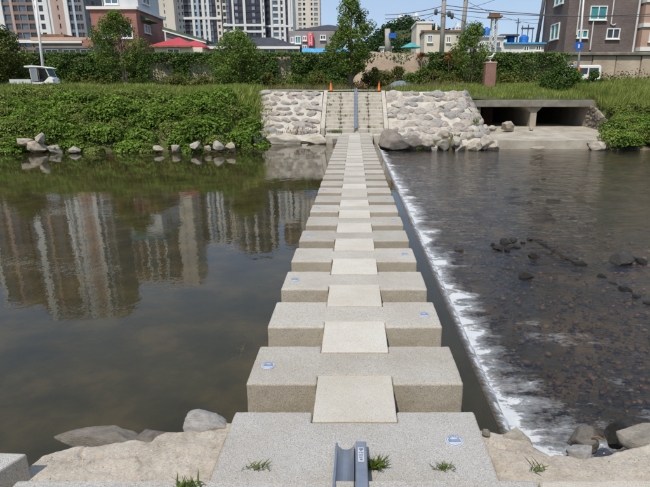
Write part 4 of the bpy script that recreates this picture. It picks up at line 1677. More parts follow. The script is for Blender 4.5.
# left lamp post
t, A, B = pole('lamp_post', 'tall white lamp post behind the white cart', 'lamp post', (43, 68), (32, -30), 37, .10, .06, 'white_paint', 2.6)
MB().lathe([(.16, 0), (.16, .03), (.13, .05), (.13, .5), (.10, .55)], A, 12).build('base_sleeve', 'white_paint', t)
MB().tube([B, B + Vector((.1, 0, .5)), B + Vector((1.2, 0, .8))], [.06, .05, .04], 8).build('arm', 'white_paint', t)
MB().box(B.x + 1.1, B.x + 1.8, 36.85, 37.15, B.z + .74, B.z + .86).build('lamp_head', 'white_paint', t, bevel=.03)
# right lamp post with round blue sign
t, A, B = pole('lamp_post', 'thin white lamp post with round blue sign beside the white van', 'lamp post', (577.5, 76), (586, -30), 39.5, .085, .05, 'white_paint', 3.6)
MB().tube([B, B + Vector((-.1, 0, .5)), B + Vector((-1.2, 0, .8))], [.06, .05, .04], 8).build('arm', 'white_paint', t)
MB().box(B.x - 1.8, B.x - 1.1, 39.35, 39.65, B.z + .74, B.z + .86).build('lamp_head', 'white_paint', t, bevel=.03)
MB().tube([A, A + Vector((.03, 0, .8))], .11, 10).build('warning_sleeve', 'orange', t)
a = at(579, 46, 39.35)
s_ = MB()
s_.tube([(a.x, 39.36, a.z), (a.x, 39.40, a.z)], .30, 24).build('round_sign', 'sign_blue', t)
MB().box(a.x - .05, a.x + .05, 39.352, 39.358, a.z - .14, a.z + .12).build('sign_mark', 'white_paint', t)
# bottom bands
# utility poles
UP = {}
for nm, pa, pb, Y, r0, r1, lab in (('a', (441, 66), (446, -40), 46.5, .22, .17, 'left concrete utility pole of the pair, carrying the cables'),
                                  ('b', (462, 40), (470, -40), 50, .22, .17, 'right concrete utility pole of the pair behind the loose tree'),
                                  ('c', (536, 48), (549, -30), 56, .20, .16, 'thin dark utility pole left of the dark brick building')):
    t, A, B = pole('utility_pole', lab, 'utility pole', pa, pb, Y, r0, r1, 'pole_concrete' if nm != 'c' else 'dark_metal', 6.2 if nm != 'a' else 5.4, 'utility poles')
    UP[nm] = (A, B, Y)
    if nm in 'ab':
        for (yy, dx_) in ((-12, .9), (-2, .9)):
            p = at(pb[0], yy, Y)
            MB().box(p.x - dx_, p.x + dx_, Y - .28, Y - .18, p.z - .05, p.z + .05).build('cross_arm', 'dark_metal', t)
    if nm == 'a':
        for (x_, y_) in ((436, 12), (449, 14), (452, 16)):
            p = at(x_, y_, Y - .3)
            MB().lathe([(.05, -.25), (.13, -.2), (.15, 0), (.13, .2), (.05, .25)], p, 10).build('insulator', 'dark_metal', t, smooth=True)
        p, p2 = at(436, 12, Y - .3), at(452, 16, Y - .3)
        MB().tube([p, p2], .04, 6).build('bracket', 'dark_metal', t)


def wire(name, lab, p0_, p1_, sag, r_=.022):
    pts = []
    for k_ in range(13):
        u_ = k_ / 12
        q_ = lerp(p0_, p1_, u_)
        pts.append((q_.x, q_.y, q_.z - sag * 4 * u_ * (1 - u_)))
    o_ = MB().tube(pts, r_, 5).build(name, 'dark_metal', loc=pts[0])
    tag(o_, lab, 'cable', 'overhead cables')


wire('overhead_cable', 'upper cable running left from the paired utility poles', at(385, 15, 47), at(443, 6, 46.5), .15, .03)
wire('overhead_cable', 'lower cable running left from the paired utility poles', at(385, 19, 47), at(443, 11, 46.5), .15, .03)
wire('overhead_cable', 'thick upper cable crossing right in front of the dark building', at(443, 5, 46.5), at(660, 16, 44.8), .35, .032)
wire('overhead_cable', 'thick lower cable crossing right in front of the dark building', at(443, 9, 46.5), at(660, 13.5, 44.8), .35, .032)
wire('overhead_cable', 'thin cable from the left pole to the thin dark pole', at(443, 12, 46.5), at(543, 19, 56), .3, .018)
wire('overhead_cable', 'thin cable sloping from the right pole to the white flat roofs', at(468, 2, 50), at(541, 24, 56), .4, .018)
wire('overhead_cable', 'steep stay cable from the left pole to the far roofs', at(444, 12, 46.5), at(466, 22, 50), .05, .03)
wire('overhead_cable', 'thin cable rising to the upper right of the poles', at(468, 8, 50), at(520, -12, 56), .2, .018)
wire('overhead_cable', 'thin cable dropping left from the left pole to the beige houses', at(443, 10, 46.5), at(398, 28, 70), .2, .018)
# pole with blue sign
t, A, B = pole('sign_pole', 'concrete pole with a small blue sign in front of the wooded hill', 'sign pole', (388, 53), (387.5, 29), 52, .30, .26, 'pole_concrete', 6.2)
a, b = at(389, 33, 51.6), at(396, 38, 51.6)
MB().box(a.x, b.x, 51.6, 51.66, b.z, a.z).build('sign_board', 'sign_blue', t)
# steel mast with rusty top
t = thing('siren_mast', 'narrow lattice mast with rusty box on top between the blue tanks', 'mast', (at(492, 55, 52).x, 52, 6.2))
a, b = at(489.5, 54, 52), at(494.5, 54, 52)
zt_ = at(492, 18, 52).z
for x in (a.x, b.x):
    for dy in (-.3, .3):
        MB().tube([(x, 52 + dy, 6.2), (lerp(x, (a.x + b.x) / 2, .2), 52 + dy * .8, zt_)], .08, 6).build('leg', 'pale_wall', t)
for k in range(6):
    z = lerp(6.6, zt_, k / 6)
    MB().tube([(a.x, 51.7, z), (b.x, 51.7, z + (zt_ - 6.6) / 6)], .04, 5).build('brace', 'pale_wall', t)
MB().box(a.x - .35, b.x + .4, 51.5, 52.5, zt_, zt_ + .16).build('platform', 'wood_old', t)
MB().box(a.x - .25, b.x + .2, 51.7, 52.3, zt_ + .16, zt_ + .42).build('top_box', 'wood_old', t, bevel=.05)

# brick pillar and bird
pa, pb = at(483, 83, 38.5), at(496, 62, 38.5)
xm = (pa.x + pb.x) / 2
hwp = (pb.x - pa.x) / 2 * .92
zb = gz(xm, 38.5) - .1
zp = at(489, 62, 38.5).z
t = thing('brick_pillar', 'squared brick pillar carrying a white bird statue on the bank top', 'pillar', (xm, 38.5, zb))
MB().box(xm - hwp, xm + hwp, 38.5 - hwp, 38.5 + hwp, zb, zp - .12).build('shaft', 'brick_pillar', t, bevel=.02)
MB().box(xm - hwp - .03, xm + hwp + .03, 38.5 - hwp - .03, 38.5 + hwp + .03, zp - .12, zp).build('cap', 'tan_wall', t, bevel=.03)
bird = thing('bird_statue', 'white bird statue standing on the brick pillar', 'statue', (xm, 38.5, zp))
bb = MB().tube([(xm - .34, 38.5, zp + .33), (xm - .2, 38.5, zp + .28), (xm - .06, 38.5, zp + .27), (xm + .07, 38.5, zp + .32), (xm + .16, 38.5, zp + .42), (xm + .19, 38.5, zp + .52), (xm + .24, 38.5, zp + .56), (xm + .30, 38.5, zp + .555), (xm + .38, 38.5, zp + .53)],
               [.02, .06, .12, .11, .06, .045, .055, .035, .008], 12)
bb.build('body', 'bird_white', bird, smooth=True)
for s in (-1, 1):
    MB().tube([(xm - .3, 38.5 + s * .05, zp + .34), (xm - .1, 38.5 + s * .12, zp + .33), (xm + .08, 38.5 + s * .11, zp + .36)], [.015, .05, .03], 8).build('wing', 'bird_white', bird, smooth=True)
    MB().tube([(xm - .02, 38.5 + s * .04, zp + .2), (xm, 38.5 + s * .04, zp + .02)], .018, 6).build('leg', 'bird_white', bird)
MB().lathe([(.13, 0), (.12, .03), (.05, .04)], (xm, 38.5, zp), 12).build('plinth', 'bird_white', bird)
# blue plastic sheeting on the wall top
a, b = at(302, 52, 45.2), at(352, 47, 45.2)
P = []
for i in range(30):
    for j in range(8):
        x = lerp(a.x, b.x, i / 29)
        P.append((x, 45.0 + .8 * j / 7, ZU + .12 + .33 * math.sin(math.pi * j / 7) + .12 * float(vnoise(x * 2.2, j * .8, 5))))
mb = MB()
mb.grid(P, 30, 8)
tag(mb.build('tarpaulin', 'blue_sheet', loc=((a.x + b.x) / 2, 45, ZU), smooth=True), 'bright blue tarpaulin along the wall top below the pink sign building', 'tarpaulin')
# dirt bank in front of the wall
a, b = at(355, 60, 43.5), at(430, 60, 43.5)
P = []
for i in range(40):
    for j in range(14):
        u_, t_ = i / 39, j / 13
        x = lerp(a.x - .5, b.x + .5, u_)
        y = lerp(42.9, YW + .4, t_)
        hh = min(1, 4.5 * min(u_, 1 - u_)) ** .6
        z = lerp(2.6, ZU + .12, min(1, 1.5 * t_) ** .8 * hh) + .9 * (float(fbm(x * 1.1, y * 1.1, 66, 4)) - .5)
        P.append((x, y, z))
mb = MB()
mb.grid(P, 40, 14)
mk('soil_pale', (.26, .195, .14), (.42, .335, .25), 1.2, .95, 8, .6, .05)
tag(mb.build('dirt_bank', 'soil_pale', loc=((a.x + b.x) / 2, 42, 3), smooth=True), 'bare brown dirt bank right of the tall tree', 'dirt bank', kind='structure')
# grey covered heap
a, b = at(388, 78, 40), at(416, 78, 40)
P = []
for i in range(24):
    for j in range(12):
        u_, t_ = i / 23, j / 11
        x = lerp(a.x, b.x, u_)
        y = lerp(39.5, 41.5, t_)
        z = gz(x, y) - .1 + .75 * (math.sin(math.pi * u_) ** .4) * (math.sin(math.pi * t_) ** .5) + .1 * float(vnoise(x * 2, y * 2, 8))
        P.append((x, y, z))
mb = MB()
mb.grid(P, 24, 12)
mk('grey_sheet', (.13, .16, .18), (.20, .23, .25), 1.5, .6, 10, .3, .03)
tag(mb.build('covered_heap', 'grey_sheet', loc=((a.x + b.x) / 2, 40.5, 2.6), smooth=True), 'low heap under a grey sheet among the weeds below the dirt bank', 'heap')


# ------------------------------------------------------------------ vehicles
def wheel(parent, x, y, r_, w_):
    t_ = MB().tube([(x, y - w_ / 2, r_), (x, y + w_ / 2, r_)], r_, 20).build('wheel', 'rubber', parent, local=True, bevel=.02)
    MB().tube([(x, y - w_ / 2 - .008, r_), (x, y + w_ / 2 + .008, r_)], r_ * .58, 14).build('rim', 'grey_metal', t_, local=True)


a = at(38, 88, 33.6)
cart = thing('utility_cart', 'small white three-wheeled cargo cart with canopy on the left bank top', 'cart', (a.x, 33.6, gz(a.x, 33.6) + .12), R(4))
MB().box(-1.6, -.15, -.62, .62, .48, .56).build('bed_floor', 'white_paint', cart, local=True, bevel=.01)
for (x0, x1, y0, y1) in ((-1.6, -.15, -.64, -.60), (-1.6, -.15, .60, .64), (-1.64, -1.6, -.64, .64), (-.15, -.11, -.64, .64)):
    MB().box(x0, x1, y0, y1, .50, .80).build('side_panel', 'pale_wall', cart, local=True, bevel=.01)
MB().box(-1.4, 1.2, -.45, .45, .34, .475).build('chassis', 'dark_metal', cart, local=True)
MB().prism([(-.10, .478), (1.05, .478), (1.45, .55), (1.42, .85), (1.22, 1.02), (.75, .62), (.1, .62), (.1, .9), (-.10, .9)], -.55, .55).build('cab_body', 'white_paint', cart, local=True, bevel=.03)
mb = MB().prism([(-.45, 1.66), (-.42, 1.74), (.1, 1.78), (.9, 1.72), (1.28, 1.62), (1.28, 1.56), (.8, 1.64), (-.40, 1.64)], -.64, .64)
mb.build('canopy', 'white_paint', cart, local=True, bevel=.02)
MB().box(-.12, -.06, -.55, .55, .905, 1.635).build('rear_screen', 'pale_wall', cart, local=True)
for s in (-1, 1):
    MB().box(-.05, .42, s * .58 - .012, s * .58 + .012, .66, 1.62).build('side_curtain', 'glass_pale', cart, local=True)
    MB().tube([(1.22, s * .54, 1.0), (1.02, s * .54, 1.6)], .03, 8).build('front_post', 'white_paint', cart, local=True)
    MB().tube([(.5, s * .56, .6), (.5, s * .56, 1.62)], .025, 8).build('door_post', 'wood_old', cart, local=True)
    MB().box(1.38, 1.45, s * .38 - .08, s * .38 + .08, .66, .80).build('headlight', 'glass_pale', cart, local=True, bevel=.02)
ws = MB()
ws.add([(1.20, -.5, 1.03), (1.20, .5, 1.03), (1.03, .5, 1.58), (1.03, -.5, 1.58), (1.215, -.5, 1.03), (1.215, .5, 1.03), (1.045, .5, 1.58), (1.045, -.5, 1.58)], [(0, 1, 2, 3), (7, 6, 5, 4), (0, 4, 5, 1), (1, 5, 6, 2), (2, 6, 7, 3), (3, 7, 4, 0)])
ws.build('windscreen', 'glass_blue', cart, local=True)
st_ = MB().box(.12, .55, -.4, .4, .63, .85).build('seat', 'seat_vinyl', cart, local=True, bevel=.04)
MB().box(.12, .22, -.4, .4, .86, 1.2).build('backrest', 'seat_vinyl', st_, local=True, bevel=.03)
MB().tube([(1.0, 0, .7), (.85, 0, 1.02)], .025, 8).build('steering_column', 'dark_metal', cart, local=True)
for (x, y) in ((-1.0, -.52), (-1.0, .52), (1.1, 0)):
    wheel(cart, x, y, .27, .16)
    if y:
        MB().prism([(x - .4, .48), (x - .3, .6), (x + .3, .6), (x + .4, .48)], y - .12 if y < 0 else y - .08, y + .08 if y < 0 else y + .12).build('mudguard', 'white_paint', cart, local=True)

cart.scale = (.84, .84, .84)
a = at(578, 76, 41)
van = thing('parked_van', 'small white van parked by the bush under the lamp post', 'van', (a.x, 41.0, gz(a.x, 41.0) - .22), R(176))
MB().prism([(-1.7, .30), (1.55, .30), (1.7, .45), (1.68, .85), (1.35, 1.0), (1.02, 1.62), (.8, 1.70), (-1.55, 1.70), (-1.7, 1.55)], -.72, .72).build('body', 'white_paint', van, local=True, bevel=.06, seg=3)
for s in (-1, 1):
    yy = s * .722
    for (p_) in ([(1.12, 1.02), (.92, 1.48), (.40, 1.48), (.40, 1.02)], [(.30, 1.02), (.30, 1.48), (-.50, 1.48), (-.50, 1.02)], [(-.62, 1.02), (-.62, 1.48), (-1.45, 1.48), (-1.5, 1.02)]):
        MB().prism(p_, yy - .012, yy + .012).build('side_window', 'glass_dark', van, local=True)
    MB().box(-.02, .10, yy - .02, yy + .02, .88, .92).build('door_handle', 'dark_metal', van, local=True)
    MB().box(1.60, 1.71, s * .5 - .12, s * .5 + .12, .62, .80).build('headlight', 'glass_pale', van, local=True, bevel=.02)
    MB().box(-1.72, -1.66, s * .6 - .07, s * .6 + .07, .7, 1.05).build('tail_light', 'sign_red', van, local=True)
    for x in (-1.1, 1.05):
        wheel(van, x, s * .66, .28, .16)
ws = MB()
ws.add([(1.36, -.6, 1.04), (1.36, .6, 1.04), (1.08, .56, 1.56), (1.08, -.56, 1.56), (1.375, -.6, 1.05), (1.375, .6, 1.05), (1.095, .56, 1.57), (1.095, -.56, 1.57)], [(0, 1, 2, 3), (7, 6, 5, 4), (0, 4, 5, 1), (1, 5, 6, 2), (2, 6, 7, 3), (3, 7, 4, 0)])
ws.build('windscreen', 'glass_dark', van, local=True)
van.scale = (.84, 1, .95)
MB().box(1.66, 1.75, -.66, .66, .32, .46).build('bumper', 'grey_metal', van, local=True, bevel=.02)


# ------------------------------------------------------------------ buildings on the upper ground
def window(parent, x0, x1, z0, z1, yf, gl='glass_dark', fr='white_paint', sashes=2, axis='y', d=.12):
    """framed window on a face at y = yf (front) or x = yf (axis 'x', face towards +x or -x by the sign of d)"""
    def bx(a0, a1, b0, b1, c0, c1):
        if axis == 'y':
            return MB().box(a0, a1, c0, c1, b0, b1)
        return MB().box(c0, c1, a0, a1, b0, b1)
    s_ = -1 if axis == 'y' else (1 if d > 0 else -1)
    dd = abs(d)
    lo, hi = sorted((yf - s_ * .03, yf + s_ * .03))
    wv_ = bx(x0, x1, z0, z1, lo, hi).build('window', gl, parent)
    ORG[wv_.name] = ORG[parent.name]
    fw = .09
    mb_ = MB()
    lo2, hi2 = sorted((yf + s_ * .001, yf + s_ * dd))
    for (a0, a1, b0, b1) in ((x0 - fw, x0, z0 - fw, z1 + fw), (x1, x1 + fw, z0 - fw, z1 + fw), (x0, x1, z1, z1 + fw), (x0, x1, z0 - fw, z0)):
        m2 = bx(a0, a1, b0, b1, lo2, hi2)
        mb_.add(m2.v, m2.f)
    for k_ in range(1, sashes):
        xm_ = lerp(x0, x1, k_ / sashes)
        m2 = bx(xm_ - .04, xm_ + .04, z0, z1, lo2, hi2)
        mb_.add(m2.v, m2.f)
    mb_.build('frame', fr, wv_)
    lo3, hi3 = sorted((yf + s_ * .002, yf + s_ * (dd + .08)))
    bx(x0 - .15, x1 + .15, z0 - fw - .08, z0 - fw - .005, lo3, hi3).build('sill', fr, wv_)


def pxwin(parent, x0, y0, x1, y1, Y, gl='glass_dark', fr='white_paint', sashes=2):
    A_, B_ = at(x0, y1, Y), at(x1, y0, Y)
    window(parent, A_.x, B_.x, A_.z, B_.z, Y, gl, fr, sashes)


def hip_roof(x0, x1, y0, y1, z0, z1, ridge=.3):
    yc = (y0 + y1) / 2
    d = min((x1 - x0) * .5 * .96, (y1 - y0) * .5)
    m_ = MB()
    vs_ = [(x0, y0, z0), (x1, y0, z0), (x1, y1, z0), (x0, y1, z0), (x0 + d, yc, z1), (x1 - d, yc, z1),
           (x0, y0, z0 - .12), (x1, y0, z0 - .12), (x1, y1, z0 - .12), (x0, y1, z0 - .12)]
    m_.add(vs_, [(0, 1, 5, 4), (1, 2, 5), (2, 3, 4, 5), (3, 0, 4), (6, 7, 1, 0), (7, 8, 2, 1), (8, 9, 3, 2), (9, 6, 0, 3), (9, 8, 7, 6)])
    return m_


# dark brick building, right
YD = 50.0
c0, c1 = at(564, 50, YD), at(634.5, 50, YD)
XB0, XB1 = c0.x, c1.x
db = thing('brick_building', 'dark brown brick apartment house above the concrete wall at the right', 'building', ((XB0 + XB1) / 2, YD, ZU))
ZDT = 17.5
MB().box(XB0, XB1, YD, YD + 6.2, ZU - .3, ZDT).build('wall', 'brick_dark', db)
MB().box(XB0 - .15, XB1 + .1, YD - .15, YD + 6.35, ZDT, ZDT + .5).build('parapet', 'concrete_dark', db)
MB().box(XB0 - .06, XB1, YD - .06, YD + 6.26, ZU - .3, ZU + .35).build('plinth_course', 'concrete_old', db)
pxwin(db, 590, 7, 606.5, 19, YD, 'glass_teal')
pxwin(db, 577.5, 31, 587, 37, YD, 'glass_teal')
pxwin(db, 606.5, 29.5, 619, 38, YD, 'glass_dark')
for zz0 in (13.2,):
    window(db, XB0 + 2.2, XB0 + 3.8, zz0, zz0 + 1.2, YD, 'glass_teal')
    window(db, XB0 + 5.0, XB0 + 6.2, zz0, zz0 + 1.1, YD, 'glass_dark')
for (y0, zz0) in ((1.7, 6.3 + 1.35), (1.4, 6.3 + 4.4)):
    window(db, YD + y0, YD + y0 + 1.9, zz0, zz0 + 1.25, XB0, 'glass_teal', 'white_paint', 2, 'x', -.12)
for (xa, ya_, xb, yb_) in ((576.5, 35, 578.5, -20), (611, 24, 613, -20), (590, 50, 594, 19)):
    A, B = at(xa, ya_, YD - .1), at(xb, yb_, YD - .1)
    MB().tube([(A.x, YD - .1, A.z), (A.x, YD - .1, B.z)], .06, 8).build('drain_pipe', 'pale_wall', db)
A = at(611, 24, YD - .1)
MB().tube([(A.x, YD - .1, A.z), (A.x + .25, YD - .1, A.z - .1), (A.x + .45, YD - .1, A.z)], .05, 8).build('pipe_bend', 'pale_wall', db)
MB().tube([(XB1 - .2, YD - .1, ZU), (XB1 - .2, YD - .1, ZDT)], .09, 8).build('drain_pipe', 'pale_wall', db)
tb = thing('tan_building', 'light brown building with white bands at the right edge', 'building', (XB1 + 4, YD, ZU))
MB().box(XB1 + .15, XB1 + 9, YD - .6, YD + 8, ZU - .3, 15).build('wall', 'tan_wall', tb)
for z in (at(642, 49, YD - .6).z, at(642, 25, YD - .6).z, at(642, 0, YD - .6).z):
    MB().box(XB1 + .1, XB1 + 9.05, YD - .75, YD + 8.1, z - .18, z + .16).build('white_band', 'white_wall', tb)
MB().box(XB1, XB1 + 9.2, YD - .8, YD + 8.2, 15, 15.4).build('parapet', 'white_wall', tb)
pxwin(tb, 649, 33, 658, 41, YD - .6, 'glass_dark')

# red brick building, left
YBk = 58.0
c0, c1 = at(95, 50, YBk), at(140, 50, YBk)
zc = at(118, 9.5, YBk).z
bb_ = thing('brick_building', 'red brick building with white cornice and pale upper storey behind the sparse tree', 'building', ((c0.x + c1.x) / 2, YBk, ZU))
MB().box(c0.x, c1.x, YBk, YBk + 8, ZU - .3, zc).build('wall', 'brick_red', bb_)
MB().box(c0.x - .25, c1.x + .25, YBk - .25, YBk + 8.2, zc, zc + .28).build('cornice', 'white_wall', bb_)
u0, u1 = at(104, 5, YBk + .8), at(138, 5, YBk + .8)
MB().box(u0.x, u1.x, YBk + .8, YBk + 7, zc + .28, zc + 3.0).build('upper_storey', 'pale_wall', bb_)
MB().box(u0.x - .2, u1.x + .3, YBk + .5, YBk + 7.3, zc + 3.0, zc + 3.25).build('roof', 'teal', bb_)
window(bb_, u0.x + .25, u0.x + 1.5, zc + .7, zc + 2.2, YBk + .8, 'glass_blue')
window(bb_, YBk + 2, YBk + 3.8, zc + 1.0, zc + 2.2, u1.x, 'glass_dark', 'white_paint', 2, 'x', .12)
window(bb_, YBk + 1.9, YBk + 3.3, at(148, 32, YBk + 2).z, at(148, 25, YBk + 2).z, c1.x, 'glass_pale', 'white_paint', 2, 'x', .12)
aw = MB()
za = at(148, 21, YBk + 2).z
aw.add([(c1.x, YBk + 1.2, za + .5), (c1.x, YBk + 4.0, za + .5), (c1.x + .9, YBk + 4.0, za), (c1.x + .9, YBk + 1.2, za), (c1.x, YBk + 1.2, za - .1), (c1.x, YBk + 4.0, za - .1)],
       [(0, 3, 2, 1), (0, 4, 3), (1, 2, 5), (3, 4, 5, 2)])
aw.build('awning', 'green_roof', bb_)
window(bb_, c0.x + 1.0, c0.x + 2.2, 8.3, 9.5, YBk, 'glass_dark')
window(bb_, c0.x + 3.2, c0.x + 4.2, 8.3, 9.5, YBk, 'glass_dark')
# red roofed house
a, b = at(150, 49, 50), at(204, 49, 50)
rh = thing('red_roofed_house', 'small cream house with bright red hip roof', 'house', ((a.x + b.x) / 2, 50, ZU))
ze = at(175, 47, 50).z
MB().box(a.x + .3, b.x - .25, 50.3, 55, ZU - .3, ze).build('wall', 'cream_wall', rh)
mid = at(188, 47, 50).x
rf = hip_roof(a.x, mid + .3, 49.9, 55.4, ze + .12, at(173, 37.5, 52.6).z).build('roof', 'red_roof', rh)
hip_roof(mid - 1.6, b.x, 50.6, 55.2, ze + .10, at(185, 40.5, 52.8).z).build('side_roof', 'red_roof', rh)
MB().box(a.x, mid + .3, 49.86, 49.895, ze - .02, ze + .1).build('gutter', 'wood_old', rh)
window(rh, a.x + 1.6, a.x + 2.6, ZU + .1, ze - .2, 50.3, 'glass_dark')
# green roofed shed behind it
a, b = at(166, 36, 60), at(203, 36, 60)
gs = thing('green_roofed_house', 'house with weathered green sloping roof behind the red roofed house', 'house', ((a.x + b.x) / 2, 60, ZU))
zl, zr = at(168, 27, 60).z, at(203, 39, 60).z
MB().prism([(a.x, ZU - .2), (b.x, ZU - .2), (b.x, zr - .3), (a.x, zl - .3)], 60, 65).build('wall', 'grey_wall', gs)
MB().prism([(a.x - .2, zl - .3), (b.x + .4, zr - .35), (b.x + .4, zr - .1), (a.x - .2, zl)], 59.7, 65.3).build('roof', 'green_roof', gs)
MB().prism([(a.x - .2, zl - .45), (b.x + .4, zr - .5), (b.x + .4, zr - .36), (a.x - .2, zl - .31)], 59.62, 59.69).build('eave_board', 'white_wall', gs)
# low grey hip roof
a, b = at(203, 50, 52), at(300, 50, 52)
gh = thing('grey_roofed_house', 'long low house with dark grey hip roof behind the rounded tree', 'house', ((a.x + b.x) / 2, 52, ZU))
ze = at(250, 47.5, 52).z
MB().box(a.x + .4, b.x - .5, 52.4, 57.5, ZU - .3, ze).build('wall', 'cream_wall', gh)
hip_roof(a.x, b.x, 52, 58, ze + .12, at(250, 37.5, 55).z).build('roof', 'grey_roof', gh)
MB().box(a.x, b.x, 51.94, 51.995, ze - .12, ze + .1).build('eave_board', 'white_wall', gh)
for k in range(4):
    window(gh, a.x + 1.2 + 2.3 * k, a.x + 2.3 + 2.3 * k, ZU - .02, ze - .15, 52.4, 'glass_dark')
# long low building behind the cart
a, b = at(36, 50, 52), at(93, 50, 52)
lh = thing('shop_row', 'low row of shops with red and white fascia left of the brick building', 'building', ((a.x + b.x) / 2, 52, ZU))
MB().box(a.x, b.x, 52, 57, ZU - .3, at(60, 41, 52).z).build('wall', 'grey_wall', lh)
MB().box(a.x - .2, b.x + .1, 51.7, 57.2, at(60, 41, 52).z, at(60, 37.5, 52).z).build('fascia', 'tan_wall', lh)
MB().box(a.x - .2, b.x - .4, 51.2, 51.69, at(60, 44, 52).z, at(60, 42, 52).z).build('awning', 'white_wall', lh, bevel=.03)
MB().box(a.x + .5, b.x - 2.5, 51.8, 56, at(60, 37.5, 52).z, at(60, 34.5, 52).z).build('roof', 'wood_old', lh)
A, B = at(84, 47, 51.5), at(94, 40, 51.5)
MB().box(A.x, B.x, 51.2, 51.65, A.z, B.z).build('sign_box', 'brick_red', lh)
for k in range(3):
    window(lh, a.x + 1 + 1.7 * k, a.x + 2.1 + 1.7 * k, ZU + .3, ZU + .9, 52, 'glass_dark')
# grey building with the pink sign
a, b = at(289, 50, 58), at(335, 50, 58)
pb_ = thing('sign_building', 'grey purple building with upright pink red sign', 'building', ((a.x + b.x) / 2, 58, ZU))
z1_ = at(305, 31, 58).z
MB().box(a.x, b.x, 58, 66, ZU - .3, z1_).build('wall', 'grey_wall', pb_)
hip_roof(a.x + .7, b.x + 2.5, 58.2, 66, z1_ + .13, at(310, 23.5, 61).z).build('roof', 'grey_roof', pb_)
A, B = at(308, 46, 57.7), at(313, 33, 57.7)
s_ = MB().box(A.x, B.x, 57.5, 57.8, A.z, B.z).build('sign_board', 'sign_red', pb_, bevel=.02)
q = MB()
wg = (B.x - A.x) * .28
xg = (A.x + B.x) / 2
for k, pat in enumerate(((0, 1, 3, 5), (0, 2, 4, 3), (1, 2, 3, 4), (0, 3, 4, 5))):
    zk = lerp(B.z, A.z, .14 + .235 * k)
    hg = .16
    bars = ((-1, 1, .8, 1), (-1, 1, -.1, .1), (-1, 1, -1, -.8), (-1, -.7, -1, 1), (.7, 1, -1, 1), (.1, .35, -.2, 1))
    for i_ in pat:
        u0_, u1_, v0_, v1_ = bars[i_]
        q.box(xg + u0_ * wg, xg + u1_ * wg, 57.48 + .001 * i_, 57.498, zk + v0_ * hg, zk + v1_ * hg)
q.build('sign_lettering', 'white_paint', s_)
pxwin(pb_, 296, 37, 300, 43, 58, 'glass_teal')
pxwin(pb_, 303.5, 37, 306, 40, 58, 'glass_dark')
pxwin(pb_, 303.5, 46, 306, 49, 58, 'glass_dark')
pxwin(pb_, 321, 36, 325, 39, 58, 'glass_dark')
pxwin(pb_, 291.5, 38, 293.5, 42, 58, 'glass_dark')
# small white shed near the sign pole
a, b = at(381, 52, 53), at(392, 48, 53)
o = thing('white_shed', 'small white shed at the foot of the pole with the blue sign', 'shed', ((a.x + b.x) / 2, 53, ZU))
MB().box(a.x, b.x, 53, 55, ZU - .2, b.z).build('wall', 'white_wall', o)
MB().box(a.x - .15, b.x + .15, 52.8, 55.2, b.z, b.z + .12).build('roof', 'pale_wall', o)
window(o, a.x + .3, a.x + .7, ZU + .05, b.z - .12, 53, 'glass_dark', sashes=1)
# beige houses
a, b = at(416, 50, 70), at(431, 50, 70)
o = thing('beige_house', 'narrow beige block house in front of the hill', 'house', ((a.x + b.x) / 2, 70, ZU))
zt_ = at(424, 23.5, 70).z
MB().box(a.x, b.x, 70, 76, ZU - .3, zt_).build('wall', 'cream_wall', o)
MB().box(a.x - .1, b.x + .1, 69.9, 76.1, zt_, zt_ + .25).build('parapet', 'white_wall', o)
MB().box(a.x + .5, a.x + 1.0, 69.7, 69.99, ZU, zt_ - .8).build('stair_window', 'glass_blue', o)
window(o, a.x + 1.4, b.x - .2, zt_ - 2.2, zt_ - 1.2, 70, 'glass_dark', sashes=1)
a, b = at(424, 50, 66), at(464, 50, 66)
o = thing('beige_house', 'long low beige house behind the left utility pole', 'house', ((a.x + b.x) / 2, 66, ZU))
zt_ = at(440, 32, 66).z
MB().box(a.x, b.x, 66, 72, ZU - .3, zt_).build('wall', 'cream_wall', o)
MB().box(a.x - .15, b.x + .15, 65.8, 72.2, zt_, zt_ + .2).build('roof', 'wood_old', o)
pxwin(o, 428, 36, 432, 42, 66, 'glass_pale')
pxwin(o, 447, 37, 450, 42, 66, 'glass_dark')
MB().tube([((a.x * .7 + b.x * .3), 66.5, zt_), ((a.x * .7 + b.x * .3), 66.5, zt_ + 1.0)], .14, 8).build('chimney', 'white_wall', o)
# teal parasol
a = at(411, 48, 60)
o = thing('parasol', 'teal garden parasol in front of the beige block house', 'parasol', (a.x, 60, ZU))
MB().tube([(a.x, 60, ZU), (a.x, 60, a.z + .5)], .05, 8).build('pole', 'white_paint', o)
MB().lathe([(1.15, a.z + .0 - ZU), (1.1, a.z + .08 - ZU), (.1, a.z + .55 - ZU)], (a.x, 60, ZU), 8).build('canopy', 'teal', o)
# white flat roofed building with blue tanks
a, b = at(476, 50, 54), at(545, 50, 54)
fb = thing('flat_roofed_building', 'low white building with flat roofs carrying blue water tanks', 'building', ((a.x + b.x) / 2, 54, ZU))
zA, zB = at(485, 37.5, 54).z, at(525, 44, 54).z
xm = at(503, 50, 54).x
MB().box(a.x, xm, 54, 59, ZU - .3, zA).build('left_wing', 'white_wall', fb)
MB().box(xm + .01, b.x, 54.3, 60, ZU - .3, zB).build('right_wing', 'white_wall', fb)
MB().box(a.x - .15, xm + .1, 53.8, 59.2, zA, zA + .14).build('left_roof', 'pale_wall', fb)
MB().box(xm + .11, b.x + .1, 54.0, 60.2, zB, zB + .16).build('right_roof', 'blue_sheet', fb)
c_ = at(521, 36, 55)
MB().box(xm - .2, c_.x - .3, 54.5, 58, at(510, 36, 54.5).z, at(510, 34.3, 54.5).z).build('canopy_slab', 'dark_metal', fb)
